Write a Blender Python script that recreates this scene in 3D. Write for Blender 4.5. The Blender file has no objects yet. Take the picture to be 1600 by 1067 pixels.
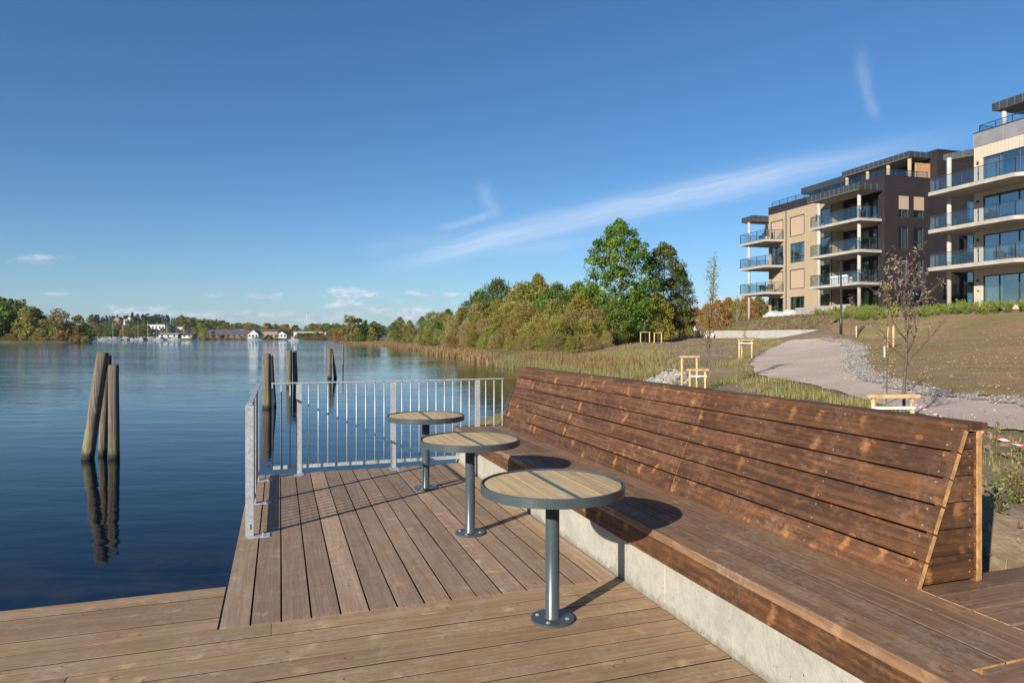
import bpy, bmesh, math, random
import numpy as np
from mathutils import Vector, Matrix
from mathutils.geometry import delaunay_2d_cdt
R = math.radians
S = bpy.context.scene
# ------------------------------------------------------------------ camera, sky, sun, exposure
HC = 1.55; TH = math.atan(363/1067); CT, ST = math.cos(TH), math.sin(TH); F = 1066.7; HY = 526.0
cam = bpy.data.cameras.new('camera'); co = bpy.data.objects.new('camera', cam); S.collection.objects.link(co)
co.location = (0, 0, HC); co.rotation_euler = (math.pi/2, 0, -TH)
cam.lens = 24; cam.sensor_width = 36; cam.shift_y = -7.5/1600; cam.clip_start = .05; cam.clip_end = 30000
S.camera = co
SUN_AZ = R(34); SUN_EL = R(22)                     # sun stands behind-left of the camera
sdir = Vector((-math.cos(SUN_AZ)*math.cos(SUN_EL), -math.sin(SUN_AZ)*math.cos(SUN_EL), math.sin(SUN_EL)))
sl = bpy.data.lights.new('sun', 'SUN'); sl.energy = 4.6; sl.angle = R(.5); sl.color = (1, .91, .79)
so = bpy.data.objects.new('sun', sl); S.collection.objects.link(so); so.rotation_euler = sdir.to_track_quat('Z', 'Y').to_euler()
S.view_settings.view_transform = 'Standard'; S.view_settings.look = 'None'; S.view_settings.gamma = 1
S.view_settings.exposure = .86
S.render.engine = 'CYCLES'
S.cycles.volume_bounces = 0
W = bpy.data.worlds.new('World'); S.world = W; W.use_nodes = True

class N:                                           # tiny node-graph writer
    def __init__(s, nt): s.nt = nt
    def n(s, t, **k):
        o = s.nt.nodes.new(t)
        for a, b in k.items(): setattr(o, a, b)
        return o
    def put(s, sock, v):
        if hasattr(v, 'is_output') or isinstance(v, bpy.types.NodeSocket): s.nt.links.new(v, sock)
        elif v is not None:
            if sock.type == 'RGBA' and len(v) == 3: v = (*v, 1)
            sock.default_value = v
    def m(s, op, a, b=0.0, c=None, clamp=False):
        o = s.n('ShaderNodeMath', operation=op); o.use_clamp = clamp
        s.put(o.inputs[0], a); s.put(o.inputs[1], b)
        if c is not None: s.put(o.inputs[2], c)
        return o.outputs[0]
    def ss(s, x, a, b):                            # smoothstep
        o = s.n('ShaderNodeMapRange', interpolation_type='SMOOTHSTEP')
        s.put(o.inputs[0], x); s.put(o.inputs[1], a); s.put(o.inputs[2], b)
        return o.outputs[0]
    def mr(s, x, a, b, c, d):
        o = s.n('ShaderNodeMapRange'); [s.put(o.inputs[i], v) for i, v in enumerate((x, a, b, c, d))]
        return o.outputs[0]
    def mix(s, f, a, b, bt='MIX'):
        o = s.n('ShaderNodeMix', data_type='RGBA', blend_type=bt)
        s.put(o.inputs[0], f); s.put(o.inputs[6], a); s.put(o.inputs[7], b)
        return o.outputs[2]
    def xyz(s, v):
        o = s.n('ShaderNodeSeparateXYZ'); s.put(o.inputs[0], v); return o.outputs
    def com(s, x, y, z=0.0):
        o = s.n('ShaderNodeCombineXYZ'); s.put(o.inputs[0], x); s.put(o.inputs[1], y); s.put(o.inputs[2], z); return o.outputs[0]
    def noise(s, v, sc, det=3, rough=.5, dist=0.0, out=0):
        o = s.n('ShaderNodeTexNoise'); s.put(o.inputs['Vector'], v)
        s.put(o.inputs['Scale'], sc); o.inputs['Detail'].default_value = det; o.inputs['Roughness'].default_value = rough
        o.inputs['Distortion'].default_value = dist
        return o.outputs[out]
    def dot(s, v, w):
        o = s.n('ShaderNodeVectorMath', operation='DOT_PRODUCT'); s.put(o.inputs[0], v); o.inputs[1].default_value = w; return o.outputs['Value']

nt = W.node_tree; nt.nodes.clear(); g = N(nt)
sky = g.n('ShaderNodeTexSky', sky_type='NISHITA'); sky.sun_disc = False
sky.sun_elevation = SUN_EL; sky.sun_rotation = math.atan2(sdir.x, sdir.y)
sky.altitude = 0; sky.air_density = 1.1; sky.dust_density = 0.0; sky.ozone_density = 3.2
d = g.n('ShaderNodeTexCoord').outputs['Generated']
lat = g.dot(d, (CT, -ST, 0)); dep = g.dot(d, (ST, CT, 0)); zz = g.xyz(d)[2]
front = g.ss(dep, .1, .3); ds = g.m('MAXIMUM', dep, .1)
sx = g.m('DIVIDE', lat, ds); sy = g.m('DIVIDE', zz, ds)
def PX(p): return (p-800)/F
def PY(p): return (HY-p)/F
# high thin cloud: a long streak and two wisps
def streak(x0, y0, x1, y1, w0, w1, amp, bend=0.0, sc=6):
    X0, Y0, X1, Y1 = PX(x0), PY(y0), PX(x1), PY(y1); L = math.hypot(X1-X0, Y1-Y0); ux, uy = (X1-X0)/L, (Y1-Y0)/L
    ax = g.m('SUBTRACT', sx, X0); ay = g.m('SUBTRACT', sy, Y0)
    t = g.m('DIVIDE', g.m('ADD', g.m('MULTIPLY', ax, ux), g.m('MULTIPLY', ay, uy)), L)
    dd = g.m('ADD', g.m('MULTIPLY', ax, -uy), g.m('MULTIPLY', ay, ux))
    if bend: dd = g.m('SUBTRACT', dd, g.m('MULTIPLY', g.m('MULTIPLY', t, g.m('SUBTRACT', 1.0, t)), bend))
    wn = g.noise(g.com(g.m('MULTIPLY', t, 3.0), g.m('MULTIPLY', dd, 14.0), x0*.01), 1.6, 4, .6)
    dd = g.m('ADD', dd, g.m('MULTIPLY', g.m('SUBTRACT', wn, .5), w0*1.6))
    w = g.mr(t, 0, 1, w0, w1)
    q = g.m('DIVIDE', dd, w); body = g.m('POWER', 2.718, g.m('MULTIPLY', g.m('MULTIPLY', q, q), -1.0))
    ends = g.m('MULTIPLY', g.ss(t, -.05, .18), g.m('SUBTRACT', 1.0, g.ss(t, .55, 1.05)))
    fib = g.noise(g.com(g.m('MULTIPLY', t, sc), g.m('MULTIPLY', dd, 160.0), 3.1), 1.0, 5, .65)
    return g.m('MULTIPLY', g.m('MULTIPLY', body, ends), g.m('MULTIPLY', g.mr(fib, .25, .75, .35, 1.1), amp))
cir = streak(600, 418, 1540, 205, .015, .020, .48, .022)
for a in ((660, 398, 1000, 372, .012, .01, .18, 0), (680, 358, 800, 318, .005, .006, .26, -.02), (776, 345, 752, 275, .012, .01, .18, .01),
          (1372, 190, 1345, 60, .008, .011, .17, .03), (560, 390, 780, 362, .012, .012, .10, 0)):
    cir = g.m('MAXIMUM', cir, streak(*a))
# small fair-weather clouds low over the horizon
pn = g.com(g.m('MULTIPLY', sx, 26.0), g.m('MULTIPLY', sy, 60.0), 0.0)
wob = g.noise(pn, 1.7, 5, .62)
cum = None
for (x, y, rx, ry, a) in ((545, 458, 34, 7, 1), (575, 461, 22, 4, .8), (538, 476, 30, 8, .85), (560, 484, 36, 6, .75), (588, 484, 22, 4, .7), (645, 490, 40, 9, .9), (690, 492, 26, 6, .8),
                       (62, 405, 36, 5, .55), (90, 459, 20, 3, .4), (400, 462, 14, 5, .45), (431, 464, 12, 6, .45), (655, 458, 24, 3.5, .5), (706, 460, 16, 3.5, .6), (336, 461, 16, 3, .4),
                       (205, 485, 36, 6, .9), (245, 488, 34, 7, .8), (350, 492, 80, 5, .6), (430, 492, 50, 4, .55), (510, 497, 60, 5, .6), (760, 470, 60, 5, .3), (620, 470, 12, 3, .3), (1185, 480, 60, 16, .9), (1120, 470, 40, 8, .4)):
    ex = g.m('DIVIDE', g.m('SUBTRACT', sx, PX(x)), rx/F*1.55); ey = g.m('DIVIDE', g.m('SUBTRACT', sy, PY(y)), ry/F*1.8)
    rr = g.m('SQRT', g.m('ADD', g.m('MULTIPLY', ex, ex), g.m('MULTIPLY', ey, ey)))
    v = g.m('ADD', g.m('SUBTRACT', 1.0, rr), g.m('MULTIPLY', g.m('SUBTRACT', wob, .5), 2.2))
    v = g.m('MULTIPLY', g.ss(v, .05, .85), a)
    cum = v if cum is None else g.m('MAXIMUM', cum, v)
lit = g.ss(g.noise(g.com(g.m('MULTIPLY', sx, 26.0), g.m('MULTIPLY', g.m('SUBTRACT', sy, .006), 60.0), 0.0), 1.7, 4, .6), .38, .6)
cir = g.m('MULTIPLY', cir, front); cum = g.m('MULTIPLY', cum, front)
K = 1.0
tint = g.mix(1.0, sky.outputs[0], g.mix(g.ss(sy, 0.0, .35), (.57, .76, 1.01), (.40, .65, .88)), 'MULTIPLY')
c1 = g.mix(cir, tint, (7.4*K, 7.9*K, 8.6*K))
cc = g.mix(lit, (7.8*K, 7.9*K, 8.3*K), (4.2*K, 5.0*K, 6.4*K))
c2 = g.mix(g.m('MULTIPLY', cum, .8), c1, cc)
bg = g.n('ShaderNodeBackground'); g.put(bg.inputs[0], c2); bg.inputs[1].default_value = .071
wo = g.n('ShaderNodeOutputWorld'); nt.links.new(bg.outputs[0], wo.inputs[0])

# ------------------------------------------------------------------ helpers
def C3(lat, dep, z=0.0): return Vector((lat*CT+dep*ST, dep*CT-lat*ST, z))
def PD(px, dep, z=0.0): return C3((px-800)/F*dep, dep, z)        # bearing + distance
def PZ(px, py, z): return PD(px, F*(HC-z)/(py-HY), z)
WZ = -.52                                                         # water level

class MB:
    def __init__(s): s.v = []; s.f = []; s.m = []; s.r = []; s.uv = []; s.mat = 0; s.rnd = 0.0; s.useuv = False; s.M = None
    def addv(s, p):
        p = Vector(p)
        if s.M is not None: p = s.M @ p
        s.v.append(tuple(p)); return len(s.v)-1
    def face(s, ids, uv=None, mat=None):
        s.f.append(ids); s.m.append(s.mat if mat is None else mat); s.r.append(s.rnd)
        s.uv.append(uv if uv else [(0, 0)]*len(ids))
        if uv: s.useuv = True
    def box(s, x0, x1, y0, y1, z0, z1, mat=None):
        i = [s.addv(p) for p in ((x0, y0, z0), (x1, y0, z0), (x1, y1, z0), (x0, y1, z0), (x0, y0, z1), (x1, y0, z1), (x1, y1, z1), (x0, y1, z1))]
        for q in ((3, 2, 1, 0), (4, 5, 6, 7), (0, 1, 5, 4), (1, 2, 6, 5), (2, 3, 7, 6), (3, 0, 4, 7)): s.face([i[k] for k in q], None, mat)
    def prism(s, pts, z0, z1, mat=None):
        a = [s.addv((p[0], p[1], z0)) for p in pts]; b = [s.addv((p[0], p[1], z1)) for p in pts]; n = len(pts)
        s.face(a[::-1], None, mat); s.face(b, None, mat)
        for k in range(n): s.face([a[k], a[(k+1) % n], b[(k+1) % n], b[k]], None, mat)
    def tube(s, pts, rad, n=8, cap=True, mat=None):
        pts = [Vector(p) for p in pts]; rings = []
        if not hasattr(rad, '__len__'): rad = [rad]*len(pts)
        prev = None
        for k, p in enumerate(pts):
            t = (pts[min(k+1, len(pts)-1)]-pts[max(k-1, 0)]).normalized()
            if prev is None:
                a = t.cross(Vector((0, 0, 1)) if abs(t.z) < .9 else Vector((1, 0, 0))).normalized()
            else:
                a = (prev - t*prev.dot(t)).normalized()
            prev = a; b = t.cross(a)
            rings.append([s.addv(p+(a*math.cos(2*math.pi*j/n)+b*math.sin(2*math.pi*j/n))*rad[k]) for j in range(n)])
        L = 0
        for k in range(len(pts)-1):
            L2 = L+(pts[k+1]-pts[k]).length
            for j in range(n):
                q = (j+1) % n
                s.face([rings[k][j], rings[k][q], rings[k+1][q], rings[k+1][j]], [(L, j/n), (L, (j+1)/n), (L2, (j+1)/n), (L2, j/n)], mat)
            L = L2
        if cap: s.face(rings[0][::-1], None, mat); s.face(rings[-1], None, mat)
    def lathe(s, prof, n=32, c=(0, 0), mat=None):
        rings = [[s.addv((c[0]+r*math.cos(2*math.pi*j/n), c[1]+r*math.sin(2*math.pi*j/n), z)) for j in range(n)] for r, z in prof]
        for k in range(len(prof)-1):
            for j in range(n):
                q = (j+1) % n; s.face([rings[k][j], rings[k][q], rings[k+1][q], rings[k+1][j]], None, mat)
        s.face(rings[0][::-1], None, mat); s.face(rings[-1], None, mat)
    def board(s, o, dl, dw, L, w, t=.028, c=.004, endmat=None, cut0=0.0, cut1=0.0, side=None):
        """a plank: top face centre line starts at o, runs along dl; cut0/cut1 skew its ends"""
        o, dl, dw = Vector(o), Vector(dl).normalized(), Vector(dw).normalized(); dn = dl.cross(dw)
        if dn.z < -.01 : dn = -dn
        s.rnd = random.random(); uo = random.uniform(0, 60); vo = random.uniform(-.02, .02)
        cs = [(-w/2, -t), (-w/2, -c), (-w/2+c, 0), (w/2-c, 0), (w/2, -c), (w/2, -t)]
        seg = max(1, int(L/.5)); bow = random.uniform(-1, 1)*.0016; rings = []
        for k in range(seg+1):
            x = L*k/seg; rr = []
            for (a, b) in cs:
                xx = x + (cut0*a*(1-k/seg)) + cut1*a*(k/seg)
                rr.append((s.addv(o+dl*xx+dw*(a+bow*math.sin(x*1.7+uo))+dn*(b+bow*.6*math.sin(x*2.3+uo*3))), (xx+uo, a+vo+s.rnd*7)))
            rings.append(rr)
        for k in range(seg):
            for j in range(len(cs)):
                q = (j+1) % len(cs); a, b, c2, d2 = rings[k][j], rings[k][q], rings[k+1][q], rings[k+1][j]
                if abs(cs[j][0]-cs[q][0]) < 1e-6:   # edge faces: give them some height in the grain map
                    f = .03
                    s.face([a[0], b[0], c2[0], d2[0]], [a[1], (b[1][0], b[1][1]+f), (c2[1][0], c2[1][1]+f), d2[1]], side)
                else: s.face([a[0], b[0], c2[0], d2[0]], [a[1], b[1], c2[1], d2[1]])
        em = s.mat if endmat is None else endmat
        s.face([p[0] for p in rings[0]][::-1], [p[1] for p in rings[0]][::-1], em); s.face([p[0] for p in rings[-1]], [p[1] for p in rings[-1]], em)
    def build(s, name, mats, parent=None, smooth=False, loc=None):
        me = bpy.data.meshes.new(name); me.from_pydata(s.v, [], s.f)
        if not isinstance(mats, (list, tuple)): mats = [mats]
        for m in mats: me.materials.append(m)
        if len(mats) > 1: me.polygons.foreach_set('material_index', s.m)
        at = me.attributes.new('rnd', 'FLOAT', 'FACE'); at.data.foreach_set('value', s.r)
        if s.useuv:
            u = me.uv_layers.new(name='UVMap'); fl = [c for f in s.uv for p in f for c in p]; u.data.foreach_set('uv', fl)
        if smooth: me.polygons.foreach_set('use_smooth', [True]*len(s.f))
        bm = bmesh.new(); bm.from_mesh(me); bmesh.ops.recalc_face_normals(bm, faces=bm.faces); bm.to_mesh(me); bm.free()
        o = bpy.data.objects.new(name, me); S.collection.objects.link(o)
        if parent: o.parent = parent
        if loc is not None: o.location = loc
        return o

def raw(name, verts, faces, mat, parent=None, rnd=None, smooth=False):
    me = bpy.data.meshes.new(name); me.from_pydata(verts, [], faces)
    for m in (mat if isinstance(mat, (list, tuple)) else [mat]): me.materials.append(m)
    if rnd is not None:
        at = me.attributes.new('rnd', 'FLOAT', 'FACE'); at.data.foreach_set('value', rnd)
    if smooth: me.polygons.foreach_set('use_smooth', [True]*len(faces))
    o = bpy.data.objects.new(name, me); S.collection.objects.link(o)
    if parent: o.parent = parent
    return o
def tag(o, label, cat=None, group=None):
    if label: o['label'] = label
    if cat: o['category'] = cat
    if group: o['group'] = group
    return o
def struct(o): o['kind'] = 'structure'; return o
def empty(name, label, cat, loc=(0, 0, 0), rz=0, group=None):
    o = bpy.data.objects.new(name, None); S.collection.objects.link(o); o.location = loc; o.rotation_euler = (0, 0, rz)
    o.empty_display_size = .1
    return tag(o, label, cat, group)
def dup(root, loc, rz=0, sc=None, label=None, group=None):
    r = root.copy(); S.collection.objects.link(r); r.location = loc; r.rotation_euler = (0, 0, rz)
    if sc is not None: r.scale = (sc, sc, sc) if not hasattr(sc, '__len__') else sc
    if label: r['label'] = label
    if group: r['group'] = group
    for ch in list(root.children):
        c = ch.copy(); S.collection.objects.link(c); c.parent = r
        for q in list(ch.children):
            e = q.copy(); S.collection.objects.link(e); e.parent = c
    return r

# ------------------------------------------------------------------ materials
def newmat(name):
    m = bpy.data.materials.new(name); m.use_nodes = True; m.node_tree.nodes.clear(); return m, N(m.node_tree)
def finish(g, bs):
    o = g.n('ShaderNodeOutputMaterial'); g.nt.links.new(bs, o.inputs[0])
def pbsdf(g, col, rough=.6, metal=0.0, bump=None, bd=.01, spec=None, **k):
    p = g.n('ShaderNodeBsdfPrincipled'); g.put(p.inputs['Base Color'], col); g.put(p.inputs['Roughness'], rough); p.inputs['Metallic'].default_value = metal
    if spec is not None: p.inputs['Specular IOR Level'].default_value = spec
    if bump is not None:
        b = g.n('ShaderNodeBump'); b.inputs['Distance'].default_value = bd; b.inputs['Strength'].default_value = 1; g.put(b.inputs['Height'], bump); g.put(p.inputs['Normal'], b.outputs[0])
    return p
def objco(g): return g.n('ShaderNodeTexCoord').outputs['Object']
def geoco(g): return g.n('ShaderNodeNewGeometry').outputs['Position']
def plain(name, col, rough=.6, metal=0.0, var=.15, sc=6.0, bump=0.0, spec=None):
    m, g = newmat(name); v = objco(g)
    n1 = g.noise(v, sc, 5, .6); c = g.mix(g.ss(n1, .3, .7), tuple(x*(1-var) for x in col), tuple(min(1, x*(1+var)) for x in col))
    p = pbsdf(g, c, g.mr(n1, .3, .7, max(.02, rough-.06), min(1, rough+.06)), metal, g.noise(v, sc*6, 3) if bump else None, bump, spec)
    finish(g, p.outputs[0]); return m

def wood(name, base, dark, knot, knotdark, grey, gamt=.3, kdens=1.0, ksize=1.0, streak=.7, sat=1.0, ringamt=.8):
    """planks: UV = metres along / across; rnd = per plank"""
    m, g = newmat(name)
    uv = g.n('ShaderNodeUVMap').outputs[0]; x, y, _ = g.xyz(uv)
    at = g.n('ShaderNodeAttribute', attribute_name='rnd').outputs['Fac']
    r = g.m('MULTIPLY', at, 31.0)
    warp = g.noise(g.com(g.m('MULTIPLY', x, 1.3), g.m('MULTIPLY', y, 9.0), r), 1.0, 2)
    yw = g.m('ADD', y, g.m('MULTIPLY', g.m('SUBTRACT', warp, .5), .05))
    fine = g.noise(g.com(g.m('MULTIPLY', x, 3.0), g.m('MULTIPLY', yw, 190.0), r), 1.0, 3, .6)
    mid = g.noise(g.com(g.m('MULTIPLY', x, 1.1), g.m('MULTIPLY', yw, 42.0), r), 1.0, 4, .6)
    big = g.noise(g.com(g.m('MULTIPLY', x, 1.4), g.m('MULTIPLY', y, 7.0), r), 1.0, 4, .6)
    # whorls: every so often along the stem a flame of paler wood crosses the board, with one or two knots in it
    wx = g.noise(g.com(g.m('MULTIPLY', x, 7.0), g.m('MULTIPLY', y, 13.0), r), 1.0, 3, .6); wy = g.noise(g.com(g.m('MULTIPLY', x, 30.0), g.m('MULTIPLY', y, 60.0), r), 1.0, 3, .65)
    A = g.n('ShaderNodeTexVoronoi', voronoi_dimensions='2D', feature='F1'); A.inputs['Scale'].default_value = 1; A.inputs['Randomness'].default_value = .8
    g.put(A.inputs['Vector'], g.com(g.m('ADD', g.m('MULTIPLY', x, 3.4*kdens), g.m('MULTIPLY', g.m('SUBTRACT', wx, .5), .8)), g.m('ADD', g.m('MULTIPLY', y, 2.6), g.m('MULTIPLY', r, 3.0)), 0.0))
    ad = g.m('ADD', A.outputs['Distance'], g.m('MULTIPLY', g.m('SUBTRACT', wy, .5), .22)); ac = g.xyz(A.outputs['Color'])[0]
    halo = g.m('MULTIPLY', g.m('SUBTRACT', 1.0, g.ss(ad, .01, .17*ksize)), g.ss(ac, .0, .35))
    halo = g.m('MULTIPLY', g.m('MULTIPLY', halo, g.mr(mid, .35, .65, 1.1, .5)), g.mr(g.m('FRACT', g.m('MULTIPLY', at, 17.3)), 0, 1, .35, 1.15))
    vo = g.n('ShaderNodeTexVoronoi', voronoi_dimensions='2D', feature='F1'); vo.inputs['Scale'].default_value = 1; vo.inputs['Randomness'].default_value = .9
    g.put(vo.inputs['Vector'], g.com(g.m('MULTIPLY', x, 6.5), g.m('ADD', g.m('MULTIPLY', y, 9.5), g.m('MULTIPLY', r, 5.0)), 0.0)); kd = g.m('ADD', vo.outputs['Distance'], g.m('ADD', g.m('MULTIPLY', g.m('SUBTRACT', wy, .5), .16), g.m('MULTIPLY', g.m('SUBTRACT', wx, .5), .12))); kc = g.xyz(vo.outputs['Color'])[1]
    rad = g.mr(kc, .3, 1, .07*ksize, .17*ksize); sel = g.m('MULTIPLY', g.ss(kc, .3, .36), g.ss(ad, .34, .2))
    core = g.m('MULTIPLY', g.m('SUBTRACT', 1.0, g.ss(kd, g.m('MULTIPLY', rad, .75), rad)), sel)
    ring = g.m('MULTIPLY', g.m('MULTIPLY', g.ss(kd, g.m('MULTIPLY', rad, .7), g.m('MULTIPLY', rad, .95)), g.m('SUBTRACT', 1.0, g.ss(kd, g.m('MULTIPLY', rad, 1.05), g.m('MULTIPLY', rad, 1.35)))), sel)
    c = g.mix(g.m('MULTIPLY', g.ss(mid, .35, .66), streak), base, dark)
    c = g.mix(g.m('MULTIPLY', g.ss(big, .42, .72), .6), c, dark)
    c = g.mix(halo, c, knot)
    mot = g.noise(g.com(g.m('MULTIPLY', x, 13.0), g.m('MULTIPLY', y, 30.0), r), 1.0, 5, .7)
    c = g.mix(g.m('MULTIPLY', g.ss(mot, .5, .7), .35), c, dark); c = g.mix(g.m('MULTIPLY', g.ss(mot, .5, .3), .22), c, knot)
    c = g.mix(g.m('MULTIPLY', core, .7), c, g.mix(.5, knot, knotdark))
    c = g.mix(g.m('MULTIPLY', ring, ringamt), c, knotdark)
    gn = g.noise(geoco(g), 3.6, 6, .7); gn2 = g.noise(geoco(g), 32.0, 4, .65)
    c = g.mix(g.m('MULTIPLY', g.m('MULTIPLY', g.ss(gn, .46, .62), g.ss(gn2, .4, .62)), gamt), c, grey)
    c = g.mix(g.mr(fine, .3, .7, .28, 0), c, (.02, .013, .008))
    br = g.mr(at, 0, 1, .76, 1.22)
    hs = g.n('ShaderNodeHueSaturation'); g.put(hs.inputs['Color'], c); g.put(hs.inputs['Value'], br); hs.inputs['Saturation'].default_value = sat
    hgt = g.m('ADD', g.m('MULTIPLY', fine, .5), g.m('MULTIPLY', core, -.8))
    p = pbsdf(g, hs.outputs[0], g.mr(mid, .3, .7, .5, .72), 0, hgt, .0016, .35)
    finish(g, p.outputs[0]); return m
M = {}
M['deck'] = wood('deck_wood', (.41, .28, .178), (.27, .175, .105), (.60, .42, .235), (.14, .08, .04), (.46, .37, .29), .5, 1.25, 1.0, ringamt=.7)
M['decknear'] = wood('deck_wood_pale', (.40, .262, .142), (.26, .162, .084), (.58, .40, .21), (.14, .08, .04), (.46, .36, .26), .5, 1.1, 1.0, ringamt=.65)
M['bench'] = wood('bench_wood', (.150, .068, .031), (.050, .0245, .014), (.47, .225, .09), (.12, .045, .018), (.28, .18, .12), .25, 1.55, 1.15, .95, 1.05)
M['seat'] = wood('seat_wood', (.27, .155, .082), (.14, .08, .045), (.38, .22, .12), (.10, .05, .03), (.31, .24, .19), .5, .9, .9, .85)
M['table'] = wood('table_wood', (.60, .44, .215), (.38, .25, .115), (.66, .50, .26), (.28, .165, .075), (.48, .38, .26), .45, .9, .9, .6)
M['endgrain'] = plain('cut_end_wood', (.43, .235, .09), .7, 0, .3, 30)
M['paint'] = plain('grey_lacquered_steel', (.048, .066, .070), .3, 0, .06, 4, 0, .6)
M['bolt'] = plain('zinc_bolt', (.42, .40, .38), .5, .6, .1)
M['joist_gapshade'] = plain('dark_joist_and_gap_shade', (.03, .022, .016), .9)  # joist tone; on plank sides it is shade painted into the gaps
def galv():
    m, g = newmat('galvanised_steel'); v = geoco(g)
    vo = g.n('ShaderNodeTexVoronoi'); g.put(vo.inputs['Vector'], v); vo.inputs['Scale'].default_value = 70
    a = g.xyz(vo.outputs['Color'])[0]; n1 = g.noise(v, 9, 4)
    c = g.mix(a, (.33, .355, .365), (.48, .51, .52)); c = g.mix(g.ss(n1, .4, .7), c, (.40, .42, .415))
    finish(g, pbsdf(g, c, g.mr(a, 0, 1, .42, .6), .35).outputs[0]); return m
M['galv'] = galv()
def concrete(name, col, pits=1.0, sc=1.0, splash=0.0):
    m, g = newmat(name); v = geoco(g)
    a = g.noise(v, 3*sc, 6, .65); b = g.noise(v, 22*sc, 4, .6)
    vo = g.n('ShaderNodeTexVoronoi'); g.put(vo.inputs['Vector'], v); vo.inputs['Scale'].default_value = 38*sc
    pit = g.m('MULTIPLY', g.m('SUBTRACT', 1.0, g.ss(vo.outputs['Distance'], .05, .17)), g.ss(g.xyz(vo.outputs['Color'])[1], .82, .9))
    drip = g.noise(g.com(g.m('MULTIPLY', g.xyz(v)[0], 5.0), g.m('MULTIPLY', g.xyz(v)[1], 5.0), g.m('MULTIPLY', g.xyz(v)[2], .8)), 1.0, 4)
    c = g.mix(g.ss(a, .35, .65), tuple(x*.86 for x in col), tuple(x*1.06 for x in col))
    c = g.mix(g.m('MULTIPLY', g.ss(drip, .5, .75), .3), c, tuple(x*.62 for x in (col[0], col[1]*.96, col[2]*.86)))
    c = g.mix(g.m('MULTIPLY', g.ss(b, .55, .75), .35), c, tuple(x*.7 for x in col))
    c = g.mix(g.m('MULTIPLY', pit, .7*pits), c, (.10, .09, .075))
    rid = g.noise(v, 9*sc, 5, .7, 1.6)
    c = g.mix(g.m('MULTIPLY', g.ss(rid, .52, .6), .22), c, tuple(x*.66 for x in col)); c = g.mix(g.m('MULTIPLY', g.ss(b, .46, .34), .3), c, tuple(min(1, x*1.25) for x in col))
    zz = g.xyz(v)[2]; spl = g.m('MULTIPLY', g.m('SUBTRACT', 1.0, g.ss(g.m('ADD', zz, g.m('MULTIPLY', g.m('SUBTRACT', .5, rid), .16)), .0, .055)), splash)
    c = g.mix(spl, c, tuple(x*.5 for x in (col[0], col[1]*.92, col[2]*.8)))
    h = g.m('ADD', g.m('ADD', g.m('MULTIPLY', b, .5), g.m('MULTIPLY', rid, 1.2)), g.m('MULTIPLY', pit, -1.2))
    finish(g, pbsdf(g, c, .85, 0, h, .007).outputs[0]); return m
M['conc'] = concrete('cast_concrete', (.335, .322, .27), 1.0, 1.0, .75)
M['slabc'] = concrete('balcony_concrete', (.37, .35, .31), .2, .35)
M['wallc'] = concrete('retaining_wall_concrete', (.44, .425, .385), .1, .3)
def foliage(name, stops, trans=.35, hv=.04, vv=.35):
    """stops: colours along rnd"""
    m, g = newmat(name); at = g.n('ShaderNodeAttribute', attribute_name='rnd').outputs['Fac']
    cr = g.n('ShaderNodeValToRGB'); g.put(cr.inputs[0], at); e = cr.color_ramp.elements
    while len(e) < len(stops): e.new(.5)
    for i, cst in enumerate(stops): e[i].position = i/(len(stops)-1); e[i].color = (*cst, 1)
    oi = g.n('ShaderNodeObjectInfo').outputs['Random']
    hs = g.n('ShaderNodeHueSaturation'); g.put(hs.inputs['Color'], cr.outputs[0]); g.put(hs.inputs['Hue'], g.mr(oi, 0, 1, .5-hv, .5+hv*.7)); g.put(hs.inputs['Value'], g.mr(g.m('FRACT', g.m('MULTIPLY', oi, 7.3)), 0, 1, 1-vv, 1+vv))
    p = pbsdf(g, hs.outputs[0], .6, 0, spec=.25); t = g.n('ShaderNodeBsdfTranslucent'); g.put(t.inputs[0], hs.outputs[0])
    mx = g.n('ShaderNodeMixShader'); mx.inputs[0].default_value = trans; g.nt.links.new(p.outputs[0], mx.inputs[1]); g.nt.links.new(t.outputs[0], mx.inputs[2])
    finish(g, mx.outputs[0]); return m
M['f_green'] = foliage('leaves_green', [(.065, .11, .026), (.11, .19, .036), (.18, .28, .042), (.29, .34, .06)], .45, .035, .25)
M['f_dark'] = foliage('leaves_dark_green', [(.075, .11, .032), (.13, .18, .045), (.21, .25, .06)], .45, .02, .2)
M['f_olive'] = foliage('leaves_olive', [(.18, .185, .045), (.28, .275, .06), (.36, .34, .075), (.40, .33, .09)], .48, .045, .25)
M['f_brown'] = foliage('leaves_brown', [(.26, .20, .09), (.35, .27, .11), (.33, .29, .10), (.42, .34, .15)], .45, .03, .2)
M['f_yellow'] = foliage('leaves_yellow', [(.19, .19, .035), (.31, .27, .045), (.37, .30, .06), (.17, .19, .04)], .45, .012, .2)
M['f_orange'] = foliage('leaves_orange', [(.24, .11, .03), (.36, .17, .03), (.38, .22, .04), (.15, .12, .03)], .35, .03)
M['f_silver'] = foliage('leaves_silver', [(.30, .15, .10), (.27, .25, .18), (.20, .11, .08), (.33, .32, .25)], .3, .02, .1)
M['f_shrub'] = foliage('leaves_fresh', [(.11, .16, .035), (.18, .24, .045), (.27, .31, .07)], .35, .02, .15)
M['f_pine'] = foliage('needles', [(.018, .035, .016), (.03, .055, .022), (.045, .07, .028)], .1, .03)
M['bark'] = plain('bark', (.16, .12, .085), .9, 0, .4, 9, .01)
M['bark_pale'] = plain('bark_pale', (.30, .25, .20), .9, 0, .4, 9, .01)
M['bark_red'] = plain('young_bark', (.11, .065, .05), .7, 0, .35, 20)
M['grass'] = foliage('grass_blades', [(.13, .145, .035), (.22, .22, .06), (.31, .27, .09), (.38, .30, .14)], .3, 0, 0)
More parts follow.
